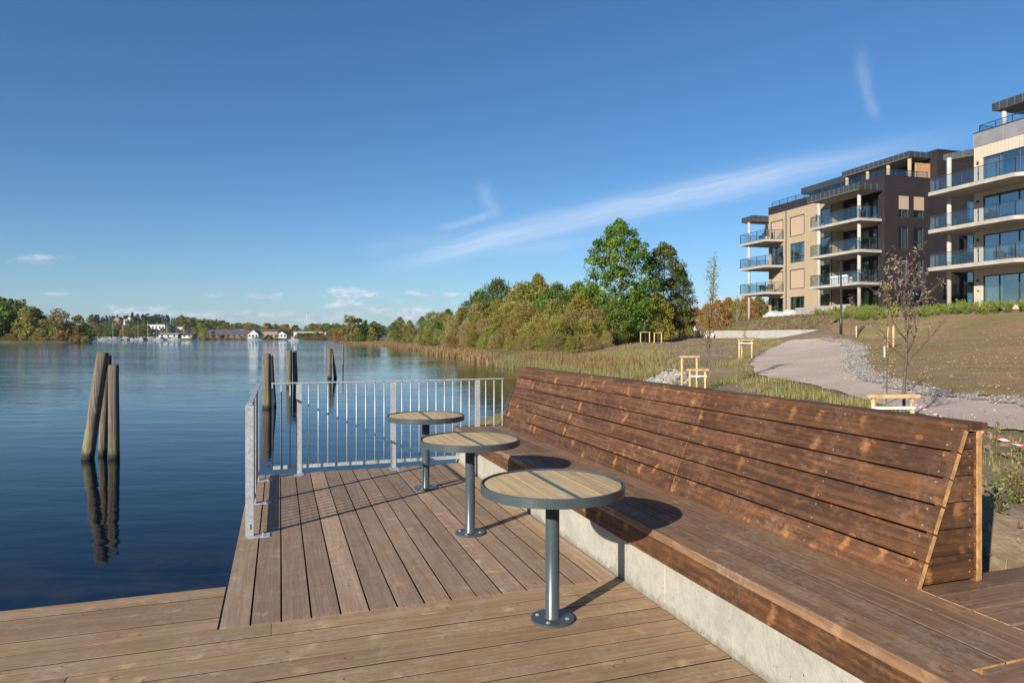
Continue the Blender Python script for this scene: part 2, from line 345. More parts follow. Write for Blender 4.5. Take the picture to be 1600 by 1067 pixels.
M['reed'] = foliage('reed_blades', [(.16, .165, .06), (.25, .23, .085), (.33, .265, .12), (.22, .20, .08)], .3, 0, 0)
M['reed_red'] = foliage('rusty_reed_blades', [(.22, .14, .06), (.30, .19, .09), (.25, .20, .09)], .3, 0, 0)
# ------------------------------------------------------------------ terrain height
cp = []
def tp(px, dep, z): v = PD(px, dep); cp.append((v.x, v.y, z))
def tw(x, y, z): cp.append((x, y, z))
def py_z(py, dep): return HC+(HY-py)*dep/F
for a in ((1600, 900, 3.6, .28), (1560, 760, 5.9, .25), (1600, 700, 8.2, .22), (1600, 676, 9.6, .2), (1544, 670, 10, .2), (1442, 650, 11.6, .2), (1318, 616, 16, .18), (1267, 603, 18.4, .2),
          (1204, 593, 20.7, .2), (1172, 571, 28.5, .35), (1226, 536, 48, 1.1), (1267, 528, 60, 1.42), (1600, 632, 13.1, .25), (1474, 619, 14.9, .25), (1411, 606, 16.7, .3),
          (1363, 593, 19.1, .35), (1337, 577, 23, .45), (1340, 542, 45, .88), (1105, 609, 20, -.02), (1165, 560, 37, .37)): tp(a[0], a[2], a[3])
for px, py, dep in ((1600, 600, 16.5), (1600, 560, 23), (1600, 520, 33), (1600, 500, 39), (1600, 489, 44), (1520, 494, 46), (1450, 497, 49), (1450, 540, 30), (1450, 580, 20.5), (1520, 560, 24), (1390, 530, 38), (1380, 560, 27),
                    (1340, 515, 49), (1314, 523, 45), (1400, 501, 52), (1300, 507, 57), (1700, 560, 22), (1700, 480, 42),
                    (1060, 580, 27), (1000, 536, 68), (1028, 536, 66), (954, 546, 78), (1060, 550, 50), (1100, 532, 90), (1078, 527, 113), (1150, 534, 62), (1060, 536, 78), (1210, 531, 58), (1100, 565, 38), (1000, 560, 44), (1130, 545, 46), (1190, 541, 44)):
    tp(px, dep, py_z(py, dep))
for px, dep in ((1523, 50), (1480, 60), (1600, 50), (1400, 66), (1300, 66), (1240, 70), (1201, 78), (1180, 90), (1300, 90), (1500, 90), (1700, 60), (1750, 45), (1120, 125), (1200, 125)):
    tp(px, dep, 3.55 if px > 1190 else 2.6)
for px, d_ in ((1262, 59), (1235, 63), (1200, 67.5), (1160, 73), (1125, 79), (1086, 86)): tp(px, d_, 1.36)
for px, dep in ((1215, 75), (1250, 69.5), (1290, 64.5), (1330, 59.5), (1375, 55)): tp(px, dep, 3.45)
shore = [(1040, 22.5), (1000, 27), (940, 32), (880, 37), (830, 42), (780, 49), (735, 62), (692, 76), (660, 98), (620, 138), (590, 165), (560, 188), (538, 200)]
for px, dep in shore:
    tp(px, dep, WZ); tp(px-25, dep*.93, WZ-.5); tp(px+30, dep*1.08, WZ+.28)
for px, dep, z in ((900, 80, -.1), (900, 60, -.35), (850, 100, .3), (760, 130, .6), (700, 170, .8), (640, 210, .8), (590, 240, .8), (960, 100, 1.2), (1000, 140, 2), (800, 200, 2), (700, 300, 2), (900, 300, 4), (1200, 300, 5), (1600, 200, 5), (1900, 120, 5), (2200, 60, 5), (1000, 600, 6), (600, 300, -.2), (520, 210, -2.5), (500, 260, -3), (480, 400, -3), (520, 600, 0), (620, 700, 3), (1800, 600, 8),
                   (600, 120, -2.5), (650, 80, -2.5), (700, 50, -2.5), (750, 30, -2.2), (500, 60, -3), (300, 40, -3), (200, 20, -2.5), (500, 15, -2.2), (300, 200, -4), (100, 100, -3), (-400, 30, -3), (480, 150, -3)):
    tp(px, dep, z)
for x, y, z in ((3.3, 3, .3), (3.3, 5, .24), (3.3, 7, .1), (3.4, 8.6, -.25), (3.6, 9.8, -.7), (2.6, 3, -.4), (2.6, 6, -.5), (2.6, 9, -1.4), (0, 5, -1.8), (-3, 3, -2), (0, 0, -1.5), (3, 1.0, -.1), (5, 1.5, .25), (5, 0, .25), (8, 0, .3), (15, 0, 1.2), (5, 9, .15), (6, 12, .05), (5, 15, -.15), (4.3, 12, -.55), (5.3, 17, -.6), (0, 9.5, -2), (8, 4, .22), (3, -3, -.2), (10, -6, .5), (30, -5, 3.5), (30, 5, 2.9)):
    tw(x, y, z)
CPA = np.array(cp); MQ = 1.2
def _phi(r2): return np.sqrt(r2+MQ*MQ)
_n = len(CPA); _A = np.zeros((_n+1, _n+1)); _d = CPA[:, None, :2]-CPA[None, :, :2]
_A[:_n, :_n] = -_phi((_d**2).sum(-1))+np.eye(_n)*-.02*-1; _A[:_n, _n] = 1; _A[_n, :_n] = 1
_w = np.linalg.solve(_A, np.append(CPA[:, 2], 0))
def terr(P, bed=False):
    P = np.asarray(P, float).reshape(-1, 2); out = np.empty(len(P))
    for i in range(0, len(P), 4000):
        q = P[i:i+4000]; r2 = ((q[:, None, :]-CPA[None, :, :2])**2).sum(-1); out[i:i+4000] = -_phi(r2)@_w[:_n]+_w[_n]
    # soft relief of the ground itself
    x, y = P[:, 0], P[:, 1]; D = np.hypot(x, y)
    out += .035*np.sin(x*.9+1.3*np.sin(y*.55))*np.cos(y*.8+.5)*np.clip((D-12)/20, 0, 1)
    la = x*CT-y*ST-33.82; de = x*ST+y*CT-62; lx = la*-.2665+de*.9638; ly = -la*.9638-de*.2665
    t = (x-WA.x)*WD.x+(y-WA.y)*WD.y; s_ = (x-WA.x)*WN_.x+(y-WA.y)*WN_.y
    e = np.clip((t+.4)/.8, 0, 1)*np.clip((WL+3-t)/3, 0, 1); s0 = .1 if bed else 1.5; q = np.clip((s_-s0)/(3.9-s0), 0, 1); q = q*q*(3-2*q)
    bank = (2.02 if bed else 1.37)+(1.5 if bed else 2.15)*q*np.clip((WL-t)/10+.3, 0, 1)
    k = np.clip((s_+5)/4.0, 0, 1)*(1-np.clip((s_-3.8)/3, 0, 1))*e; out = out*(1-k)+bank*k
    # level terrace in front of the tan building and the planted bank between it and the retaining wall
    dx_ = np.maximum(np.maximum(-5-lx, lx-19), 0); dy_ = np.maximum(np.maximum(-18-ly, ly-3.6), 0); dd = np.hypot(dx_, dy_)
    w = 1-np.clip(dd/(2.6 if bed else 2.0), 0, 1); w = w*w*(3-2*w); w = w*np.where(t > -1.5, np.clip((s_-1.3)/1.5, 0, 1), 1); out = out*(1-w)+3.56*w
    return out
WA = PD(1268, 60); WC = PD(1090, 88); WD = (WC-WA).normalized(); WL = (WC-WA).length; WN_ = Vector((-WD.y, WD.x, 0)); WN_ = WN_ if WN_.dot(WA) > 0 else -WN_
def tz(x, y): return float(terr([(x, y)])[0])
def hit(px, py, lo=3.0, hi=260.0):                # where the sight line of a bearing meets the ground
    d = np.geomspace(lo, hi, 600); lat = (px-800)/F*d; X = lat*CT+d*ST; Y = d*CT-lat*ST
    z = HC+(HY-py)*d/F; t = terr(np.stack([X, Y], 1)); k = np.argmax(z < t)
    if z[k] >= t[k]: k = len(d)-1
    return Vector((X[k], Y[k], t[k]))
# ---- ground mesh on rings round the camera
nr, na = 330, 400
rs = np.concatenate([np.geomspace(2.2, 130, 280), np.geomspace(133, 1500, 50)]); an = np.linspace(R(-45), R(95), na)
RR, AA = np.meshgrid(rs, an, indexing='ij'); GX = RR*np.sin(AA); GY = RR*np.cos(AA)
GZ = terr(np.stack([GX.ravel(), GY.ravel()], 1))
GZ = np.where((RR.ravel() < 9) & (GX.ravel() < 2.9), np.minimum(GZ, -.7), GZ)
gv = np.stack([GX.ravel(), GY.ravel(), GZ], 1).tolist()
gf = [(i*na+j, (i+1)*na+j, (i+1)*na+j+1, i*na+j+1) for i in range(nr-1) for j in range(na-1)]
def ground_mat():
    m, g = newmat('soil_and_weeds'); v = geoco(g); z = g.xyz(v)[2]
    a = g.noise(v, .35, 6, .65); b = g.noise(v, 2.2, 5, .65); c0 = g.noise(v, 14, 4, .7)
    soil = g.mix(g.ss(b, .35, .65), (.19, .125, .085), (.27, .185, .125)); soil = g.mix(g.m('MULTIPLY', g.ss(c0, .5, .68), .6), soil, (.36, .29, .22))
    weed = g.mix(g.ss(c0, .35, .65), (.10, .10, .035), (.19, .16, .06)); weed = g.mix(g.ss(b, .5, .72), weed, (.27, .20, .10))
    low = g.m('SUBTRACT', 1.0, g.ss(g.m('ADD', z, g.m('MULTIPLY', g.m('SUBTRACT', a, .5), 1.4)), -.1, .5))
    f = g.m('MAXIMUM', low, g.m('MULTIPLY', g.ss(a, .5, .62), .5))
    c = g.mix(f, soil, weed)
    finish(g, pbsdf(g, c, .95, 0, g.m('ADD', c0, g.m('MULTIPLY', b, 2.0)), .014, .2).outputs[0]); return m
M['ground'] = ground_mat()
struct(raw('ground', gv, gf, M['ground'], smooth=True))
# a bed far under everything so the ground carries on to the horizon
b = MB(); b.box(-7600, 7600, -1500, 7600, -9, -8); struct(b.build('lake_bed', plain('silt', (.03, .035, .03), .9)))

def drape(name, poly, mat, step, lift, jitter=.0, bed=False):
    poly = [Vector((p[0], p[1])) for p in poly]; dens = []
    for i, p in enumerate(poly):
        q = poly[(i+1) % len(poly)]; n = max(1, int((q-p).length/step))
        for k in range(n):
            w = p.lerp(q, k/n); w += Vector((random.uniform(-1, 1), random.uniform(-1, 1)))*jitter*min(1, w.length/20); dens.append(w)
    xs = [p.x for p in dens]; ys = [p.y for p in dens]; P = np.array([(p.x, p.y) for p in dens])
    gx, gy = np.meshgrid(np.arange(min(xs), max(xs), step), np.arange(min(ys), max(ys), step)); Q = np.stack([gx.ravel(), gy.ravel()], 1)
    ins = inpoly(Q, P); Q = Q[ins]
    d2 = np.min(((Q[:, None, :]-P[None])**2).sum(-1), 1) if len(Q) else np.zeros(0); Q = Q[d2 > (step*.4)**2]
    pts = [Vector(p) for p in P.tolist()]+[Vector(p) for p in Q.tolist()]; n = len(P)
    r = delaunay_2d_cdt(pts, [], [list(range(n))], 1, 1e-4)
    vs = np.array([(v.x, v.y) for v in r[0]]); z = terr(vs, bed)+lift
    return raw(name, np.column_stack([vs, z]).tolist(), [tuple(f) for f in r[2]], mat, smooth=True)
def inpoly(Q, P):
    c = np.zeros(len(Q), bool); n = len(P); j = n-1
    for i in range(n):
        yi, yj, xi, xj = P[i][1], P[j][1], P[i][0], P[j][0]
        t = ((yi > Q[:, 1]) != (yj > Q[:, 1])) & (Q[:, 0] < (xj-xi)*(Q[:, 1]-yi)/(yj-yi+1e-12)+xi); c ^= t; j = i
    return c
def smoothline(pts, n=4):
    out = []; 
    for i in range(len(pts)-1):
        p0 = pts[max(i-1, 0)]; p1 = pts[i]; p2 = pts[i+1]; p3 = pts[min(i+2, len(pts)-1)]
        for k in range(n):
            t = k/n; out.append(.5*((2*p1)+(-p0+p2)*t+(2*p0-5*p1+4*p2-p3)*t*t+(-p0+3*p1-3*p2+p3)*t*t*t))
    out.append(pts[-1]); return out
pl = [hit(*a) for a in ((1640, 684), (1600, 676), (1544, 670), (1442, 650), (1370, 632), (1318, 616), (1267, 603), (1204, 592), (1178, 578), (1174, 567), (1190, 553), (1226, 536), (1250, 531.5))]
pr = [hit(*a) for a in ((1640, 639), (1600, 632), (1540, 625), (1474, 619), (1411, 606), (1363, 593), (1337, 577), (1334, 560), (1338, 545), (1318, 535), (1285, 530.5))]
pl = smoothline([Vector((p.x, p.y)) for p in pl]); pr = smoothline([Vector((p.x, p.y)) for p in pr])
ext = [Vector((p.x, p.y)) for p in (PD(1120, 105), PD(1135, 106))]   # the path goes on below the retaining wall
pathpoly = [Vector((15, 3.4))]+pl+pr[::-1]+[Vector((15.5, 6.2))]
def gravel():
    m, g = newmat('crushed_gravel'); v = geoco(g); a = g.noise(v, .5, 4, .6); b = g.noise(v, 5, 5, .7)
    vo = g.n('ShaderNodeTexVoronoi'); g.put(vo.inputs['Vector'], v); vo.inputs['Scale'].default_value = 32; k = g.xyz(vo.outputs['Color'])[0]
    c = g.mix(g.ss(a, .35, .65), (.44, .345, .275), (.52, .42, .34)); c = g.mix(g.m('MULTIPLY', g.ss(b, .45, .7), .4), c, (.36, .27, .22)); c = g.mix(g.m('MULTIPLY', g.ss(k, .5, 1.0), .35), c, (.62, .55, .5))
    finish(g, pbsdf(g, c, .95, 0, g.m('ADD', vo.outputs['Distance'], b), .015, .2).outputs[0]); return m
M['gravel'] = gravel()
struct(drape('path', pathpoly, M['gravel'], .5, .03, .10))
def lawn_mat():
    m, g = newmat('newly_sown_lawn'); v = geoco(g); a = g.noise(v, .22, 5, .6); b = g.noise(v, 1.7, 5, .65); c0 = g.noise(v, 26, 4, .75)
    x, y, _ = g.xyz(v); st = g.noise(g.com(g.m('ADD', g.m('MULTIPLY', x, .9), g.m('MULTIPLY', y, .3)), g.m('MULTIPLY', y, .12), 0.0), 1.3, 3)
    c = g.mix(g.ss(b, .35, .68), (.25, .16, .09), (.32, .215, .125)); gr = g.mix(g.ss(c0, .4, .65), (.13, .13, .04), (.22, .20, .07))
    c = g.mix(g.m('MULTIPLY', g.ss(g.m('ADD', g.m('MULTIPLY', a, .6), g.m('MULTIPLY', st, .4)), .42, .6), .75), c, gr)
    c = g.mix(g.m('MULTIPLY', g.ss(c0, .58, .7), .35), c, (.38, .33, .25))
    finish(g, pbsdf(g, c, .95, 0, g.m('ADD', c0, g.m('MULTIPLY', b, 1.5)), .03, .15).outputs[0]); return m
M['lawn'] = lawn_mat()
M['strip'] = None
def stripmat():
    m, g = newmat('loose_stone_strip'); v = geoco(g); vo = g.n('ShaderNodeTexVoronoi'); g.put(vo.inputs['Vector'], v); vo.inputs['Scale'].default_value = 14; k = g.xyz(vo.outputs['Color'])[0]; n1 = g.noise(v, 2.2, 4, .6)
    c = g.mix(k, (.27, .235, .20), (.42, .38, .33)); c = g.mix(g.m('MULTIPLY', g.ss(vo.outputs['Distance'], .45, .7), .7), c, (.15, .12, .10)); c = g.mix(g.m('MULTIPLY', g.ss(n1, .5, .65), .7), c, (.36, .27, .21))
    finish(g, pbsdf(g, c, .95, 0, g.m('MULTIPLY', vo.outputs['Distance'], -1.0), .008, .2).outputs[0]); return m
M['strip'] = stripmat()
def offs(pts, dist):
    out = []
    for i, p in enumerate(pts):
        n = (pts[min(i+1, len(pts)-1)]-pts[max(i-1, 0)]).normalized(); out.append(p+Vector((n.y, -n.x))*(dist(i) if callable(dist) else dist))
    return out
sw_ = lambda i: .42*(.75+.35*math.sin(i*1.7)+.25*math.sin(i*3.9+1))
struct(drape('gravel_verge', offs(pr, lambda i: -sw_(i)*1.0)+offs(pr, lambda i: sw_(i+5)*1.3)[::-1], M['strip'], .22, .05, 0))
lr = [Vector((p.x, p.y)) for p in (hit(1285, 510), hit(1340, 502), hit(1400, 497), hit(1450, 495), hit(1520, 492), hit(1600, 488), hit(1700, 480))]
lawnpoly = [Vector((16.5, 7.5))]+[p+(p-Vector((p.x-.35, p.y-.1)))*1.2 for p in pr[4:-3]]+lr
struct(drape('lawn', lawnpoly, M['lawn'], .6, .035, .1))

# ---- water
def water_mat():
    m, g = newmat('lake_water'); v = geoco(g); x, y, _ = g.xyz(v)
    la = g.dot(v, (CT, -ST, 0)); de = g.dot(v, (ST, CT, 0))
    d1 = g.n('ShaderNodeVectorMath', operation='LENGTH'); g.put(d1.inputs[0], v); D = d1.outputs['Value']
    w1 = g.noise(g.com(g.m('MULTIPLY', la, .55), g.m('MULTIPLY', de, 1.5), 0.0), 1.0, 3, .55, .4)
    w2 = g.noise(g.com(g.m('MULTIPLY', la, 2.2), g.m('MULTIPLY', de, 4.5), 4.0), 1.0, 3, .6)
    w3 = g.noise(g.com(g.m('MULTIPLY', la, .12), g.m('MULTIPLY', de, .30), 7.0), 1.0, 3, .6)
    patch = g.ss(g.noise(g.com(g.m('MULTIPLY', la, .02), g.m('MULTIPLY', de, .05), 2.0), 1.0, 3, .6), .35, .62)
    amp = g.m('ADD', .10, g.m('MULTIPLY', g.ss(D, 12.0, 60.0), g.m('ADD', .25, g.m('MULTIPLY', patch, .75))))
    lee = g.m('SUBTRACT', 1.0, g.m('MULTIPLY', g.m('MULTIPLY', g.ss(g.m('DIVIDE', la, g.m('MAXIMUM', de, 1.0)), -.30, -.19), g.ss(D, 14.0, 40.0)), .8)); amp = g.m('MULTIPLY', amp, lee)
    h = g.m('MULTIPLY', g.m('ADD', g.m('ADD', w1, g.m('MULTIPLY', w2, .22)), g.m('MULTIPLY', w3, 1.6)), amp)
    bed = g.noise(v, 1.6, 4, .7); near = g.m('SUBTRACT', 1.0, g.ss(D, 4.5, 9.5))
    c = g.mix(g.m('MULTIPLY', g.m('MULTIPLY', near, g.ss(bed, .42, .66)), .85), (.0015, .005, .012), (.034, .024, .016))
    p = pbsdf(g, c, .03, 0, h, .085); p.inputs['IOR'].default_value = 1.25
    finish(g, p.outputs[0]); return m
M['water'] = water_mat()
raw_w = [(-7600, -300, WZ), (7600, -300, WZ), (7600, 7600, WZ), (-7600, 7600, WZ)]
struct(raw('water', raw_w, [(0, 1, 2, 3)], M['water']))

# ------------------------------------------------------------------ decks
E = -.308; XW = 2.076; Y0 = 3.93; Y1 = 8.15
b = MB(); n = 14; pw = (XW-.012-E)/n
n = 15; pw = (XW-.008-E)/n
for i in range(n):
    b.board((E+pw*(i+.5), Y0+.004, random.uniform(-.0012, .0012)), (0, 1, 0), (1, 0, 0), Y1-Y0-.004, pw-.010, .028, .0012, side=1)  # plank sides painted dark, so sunlit gaps read as shaded
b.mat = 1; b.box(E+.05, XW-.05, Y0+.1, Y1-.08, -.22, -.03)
d1 = b.build('deck', [M['deck'], M['joist_gapshade']]); struct(d1)
b = MB(); pwf = .1642; yy = 4.587
k = 0
while yy > -1.2:
    x1 = E-.006 if yy > Y0+.05 else XW-.006
    xa = -9.0; cuts = [-9.0]
    x = -9.0+random.uniform(2.5, 4.5)
    while x < x1-1.6: cuts.append(x); x += random.choice((3.6, 4.2, 4.8))
    cuts.append(x1)
    for a, c in zip(cuts, cuts[1:]):
        b.board((a+.0015, yy-pwf/2, random.uniform(-.001, .001)), (1, 0, 0), (0, -1, 0), c-a-.003, pwf-.0095, .028, .0012, side=1)  # gap shade painted on the plank sides here as well
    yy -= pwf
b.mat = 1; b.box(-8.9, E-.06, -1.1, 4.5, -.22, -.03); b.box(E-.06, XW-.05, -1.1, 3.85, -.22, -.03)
struct(b.build('boardwalk', [M['decknear'], M['joist_gapshade']]))

# ------------------------------------------------------------------ bench
XS, ZS, XB, XT, ZT, YN, YF = 2.025, .443, 2.634, 2.931, 1.149, 2.254, 8.24
bench = empty('slatted_bench', 'long brown stained timber bench with a sloping backrest on a pale concrete base', 'bench', (XW, YN, 0))
def bpart(mb, name, mats): 
    o = mb.build(name, mats, bench); o.matrix_parent_inverse = Matrix.Translation((-XW, -YN, 0)); return o
def screw(mb, p, nrm, r=.0045):
    nrm = Vector(nrm).normalized(); a = nrm.cross(Vector((0, 1, 0))).normalized(); c = nrm.cross(a); p = Vector(p)+nrm*.0015
    ids = [mb.addv(p+(a*math.cos(t)+c*math.sin(t))*r) for t in [2*math.pi*k/8 for k in range(8)]]; mb.face(ids, None, 2)
b = MB(); sv = Vector((XT-XB, 0, ZT-ZS)); bl = sv.length; sv.normalize(); nrm = Vector((-sv.z, 0, sv.x)); w6 = bl/6
joints = [YN, 4.25, 6.25, YF]
for r in range(6):
    for a, c in zip(joints, joints[1:]):
        o = Vector((XB, a+.001, ZS))+sv*(w6*(r+.5)) + nrm*random.uniform(-.0015, .0015)
        b.rnd = 0
        b.board(o, (0, 1, 0), -sv, c-a-.003, w6-.007, .024, .003, 1)
        for yj in np.arange(a+.06, c, (c-a-.12)/3-.0001):
            for q in (-.3, .3): screw(b, o+Vector((0, yj-a, 0))+sv*(w6*q)+nrm*.0005, nrm)
bpart(b, 'backrest', [M['bench'], M['endgrain'], M['bolt']])
b = MB(); b.board(((XT+3.035)/2+.004, YN-.012, ZT+.012), (0, 1, 0), (1, 0, 0), YF-YN+.02, 3.035-XT+.02, .03, .004); bpart(b, 'cap_board', [M['bench'], M['endgrain'], M['bolt']])
b = MB()
for r in range(6):                                  # rear cladding, vertical face
    z = ZT-.03-(r+.5)*.125
    b.board((3.02, YN+.0, z), (0, 1, 0), (0, 0, 1), YF-YN, .119, .028, .003, 1)
bpart(b, 'rear_cladding', [M['bench'], M['endgrain'], M['bolt']])
b = MB()
for r in range(6):                                  # end panel: boards cut to the slope
    z0 = ZS+.01+r*.118 if r else ZS+.012; z1 = z0+.112
    if r == 5: z1 = ZT-.035
    xl = lambda z: XB+(z-ZS)*(XT-XB)/(ZT-ZS)+.006
    b.rnd = random.random(); uo = random.uniform(0, 50); y0, y1 = YN+.012, YN+.038; x1 = 2.992
    pts = [(xl(z0), z0), (x1, z0), (x1, z1), (xl(z1), z1)]
    fr = [b.addv((p[0], y0, p[1])) for p in pts]; bk = [b.addv((p[0], y1, p[1])) for p in pts]; uv = [(p[0]+uo, p[1]+b.rnd*7) for p in pts]
    b.face(fr, uv); b.face(bk[::-1], uv[::-1])
    for k in range(4): b.face([fr[k], fr[(k+1) % 4], bk[(k+1) % 4], bk[k]], [uv[k], uv[(k+1) % 4], uv[(k+1) % 4], uv[k]])
    for xx in (xl(z0)+.03, 2.965):
        for zq in (z0+.03, z1-.03):
            ids = [b.addv((xx+.005*math.cos(t), y0-.001, zq+.005*math.sin(t))) for t in [2*math.pi*k/8 for k in range(8)]]; b.face(ids, None, 2)
bpart(b, 'end_panel', [M['bench'], M['endgrain'], M['bolt']])
b = MB(); b.box(2.994, 3.022, YN-.004, YN+.0, ZS+.005, ZT-.02); bpart(b, 'corner_trim', M['endgrain'])
# seat: planks along Y, cut by a mitre where the platform turns to the right
b = MB(); ns = 4; ws = (XB+.02-XS)/ns; YM = 1.66
for i in range(ns):
    xc = XS+ws*(i+.5); j = [YM+(0 if i else -.12), 3.25+.5*(i % 2), 6.1-.4*(i % 2), YF+.02]
    if i == 0: j[0] = YM-.11
    for a, c in zip(j, j[1:]):
        first = a == j[0]
        b.board((xc, a, ZS+random.uniform(-.001, .001)), (0, 1, 0), (1, 0, 0), c-a-.003, ws-.006, .045, .0015, 1 if first else None, cut0=(-.9 if (first and i == 0) else 0), side=(3 if i else None))  # inner plank sides carry painted seam shade; front edge stays wood
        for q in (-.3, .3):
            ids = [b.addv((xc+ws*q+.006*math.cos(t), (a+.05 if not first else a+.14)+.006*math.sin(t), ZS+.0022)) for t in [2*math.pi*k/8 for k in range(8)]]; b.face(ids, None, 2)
bpart(b, 'seat', [M['seat'], M['endgrain'], M['bolt'], M['joist_gapshade']])
b = MB(); b.board((XS+.041, .9, ZS-.105), (0, 1, 0), (0, 0, 1), YF-.9, .112, .035, .004, 1)
# fascia board: its face looks to -X
o = bpart(b, 'fascia_board', [M['bench'], M['endgrain'], M['bolt']])
b = MB(); y = YM-.004; r = 0
while y > -.2:                                        # cross planks beyond the turn
    xs = XS+.155+.0 if r == 0 else XS
    b.board((xs if r else XS+.13, y-.08, ZS-.001), (1, 0, 0), (0, -1, 0), 5.4-xs, .157, .045, .005, 1, cut0=(-.9 if r == 0 else 0)); y -= .163; r += 1
y = 2.335
while y > YM+.1:
    b.board((XB+.03, y-.078, ZS-.003), (1, 0, 0), (0, -1, 0), 5.4-XB, .150, .045, .005, 1); y -= .156
bpart(b, 'side_platform', [M['seat'], M['endgrain'], M['bolt']])
# concrete base: cast blocks butted together
b = MB(); yb = [-.3, 1.9, 3.4, 4.9, 6.4, YF+.06]
for a, c in zip(yb, yb[1:]):
    e = random.uniform(-.004, .004)
    b.prism([(XW+e, a+.008), (XW+e+.006, a), (3.0, a), (3.0, c), (XW+e+.006, c), (XW+e, c-.008)], -.35, ZS-.048)
bpart(b, 'concrete_base', M['conc'])

# ------------------------------------------------------------------ tables
def make_table(loc, label):
    t = empty('round_table', label, 'table', loc, 0, 'round pedestal tables in front of the bench')
    Rr = .395; H = .75
    b = MB(); n = 120; prof = [(Rr-.008, H-.052), (Rr, H-.05), (Rr, H-.002), (Rr-.003, H), (Rr-.009, H), (Rr-.009, H-.05)]
    rings = [[b.addv((r*math.cos(2*math.pi*j/n), r*math.sin(2*math.pi*j/n), z)) for j in range(n)] for r, z in prof]
    for k in range(len(prof)):
        for j in range(n): b.face([rings[k][j], rings[k][(j+1) % n], rings[(k+1) % 6][(j+1) % n], rings[(k+1) % 6][j]])
    b.build('rim', M['paint'], t)
    b = MB(); ri = Rr-.02
    ed = [-.385, -.262, -.137, -.013, .013, .137, .262, .385]
    for a, c in zip(ed, ed[1:]):
        if abs(a+c) < .01: continue
        a2, c2 = a+.003, c-.003; a2 = max(a2, -ri+.012); c2 = min(c2, ri-.012)
        ts = np.linspace(a2, c2, 9); pts = [(x, math.sqrt(ri*ri-x*x)) for x in ts]; pts = [(x, -y) for x, y in pts]+pts[::-1]
        b.rnd = random.random(); uo = random.uniform(0, 50); lo = [b.addv((x, y, H-.03)) for x, y in pts]; hi = [b.addv((x, y, H-.008)) for x, y in pts]
        uv = [(y+uo, x+b.rnd*7) for x, y in pts]; b.face(hi, uv); b.face(lo[::-1], uv[::-1]); m_ = len(pts)
        for k in range(m_): b.face([lo[k], lo[(k+1) % m_], hi[(k+1) % m_], hi[k]], [uv[k], uv[(k+1) % m_], uv[(k+1) % m_], uv[k]])
    b.build('tabletop', M['table'], t)
    b = MB(); b.box(-.0045, .0045, -Rr+.009, Rr-.009, H-.05, H-.003); b.build('divider_bar', M['paint'], t)
    b = MB(); b.box(-Rr+.009, Rr-.009, -.025, .025, H-.04, H-.0305); b.box(-.05, .05, -.05, .05, H-.058, H-.0401); b.build('support_plate', M['paint'], t)
    b = MB(); b.lathe([(.045, .010), (.045, .014), (.0385, .022), (.038, H-.058)], 40); b.build('pole', M['paint'], t, True)
    b = MB(); b.lathe([(.118, .0), (.12, .003), (.12, .009), (.117, .0115)], 48); base = b.build('base_plate', M['paint'], t)
    for k in range(4):
        b = MB(); a = R(45+90*k+8); b.lathe([(.013, .0112), (.013, .015), (.008, .019)], 6, (.085*math.cos(a), .085*math.sin(a))); b.build('bolt', M['bolt'], base)
    return t
tb = make_table((1.418, 3.479, .001), 'nearest and largest looking round table with wooden top in a grey steel rim')
dup(tb, (1.422, 5.207, .001), .03, None, 'middle round table of the three, wooden top in grey rim on one grey pole')
dup(tb, (1.414, 6.893, .001), -.02, None, 'farthest round table of the three, closest to the back railing')
for o in bpy.data.objects:
    if o.name.startswith(('pole', 'pole')) and o.parent and o.data: 
        for p in o.data.polygons: p.use_smooth = True

# ------------------------------------------------------------------ railings
def rail(name, label, p0, p1, posts, balu, footdir, endpost=()):
    t = empty(name, label, 'railing', (p0[0], p0[1], 0)); P0 = Vector((p0[0], p0[1], 0)); d = Vector((p1[0]-p0[0], p1[1]-p0[1], 0)); L = d.length; d.normalize()
    ang = math.atan2(d.y, d.x); t.rotation_euler = (0, 0, ang)
    b = MB(); b.box(0, L, -.021, .021, 1.022, 1.034); b.build('top_rail', M['galv'], t)
    b = MB(); b.box(0, L, -.006, .006, .062, .102); b.build('bottom_rail', M['galv'], t)
    for s in posts:
        w = .03; tt = .013
        if s in endpost: w, tt = .012, .03
        b = MB(); b.box(s-w, s+w, -tt, tt, 0.006, 1.0215); po = b.build('post', M['galv'], t)
        fy = footdir; b = MB(); b.box(s-.055, s+.055, min(0, fy*.13)-.02, max(0, fy*.13)+.02, .0, .0058) ; b.build('foot_plate', M['galv'], po)
        for q in (-.035, .035): b = MB(); b.lathe([(.009, .006), (.009, .012), (.005, .014)], 6, (s+q, fy*.1)); b.build('bolt', M['bolt'], po)
    for s in balu:
        b = MB(); b.tube([(s, 0, .085), (s, 0, 1.024)], .0078, 8); b.build('baluster', M['galv'], t, True)
    return t
# back railing along Y = 8.1 (its x from bearings of the photo)
def xb(px, Y=8.1):
    r = (px-800)/F; return (r*Y*CT+Y*ST)/(CT-r*ST)
x0 = xb(424); x1 = 2.64
posts = [xb(p)-x0 for p in (467, 614.5, 746)]
allp = sorted(posts+[0.012, x1-x0-.012]); bal = []
for a, c in zip(allp, allp[1:]):
    m_ = max(2, round((c-a)/.108)); bal += [a+(c-a)*k/m_ for k in range(1, m_)]
bal += [0.012, x1-x0-.012]
rail('metal_railing', 'galvanised steel railing across the far end of the deck beside the water', (x0, 8.1), (x1, 8.1), posts, bal, -1)
sp = [.02, 1.13, 2.2]; L = 8.02-5.66; bal = []
al = sp+[L]
for a, c in zip(al, al[1:]):
    m_ = max(2, round((c-a)/.108)); bal += [a+(c-a)*k/m_ for k in range(1, m_)]
bal.append(L-.008)
rail('metal_railing', 'short galvanised steel railing along the left edge of the deck, seen end on', (-.222, 5.65), (-.222, 8.01), sp, bal, -1, (.02,))
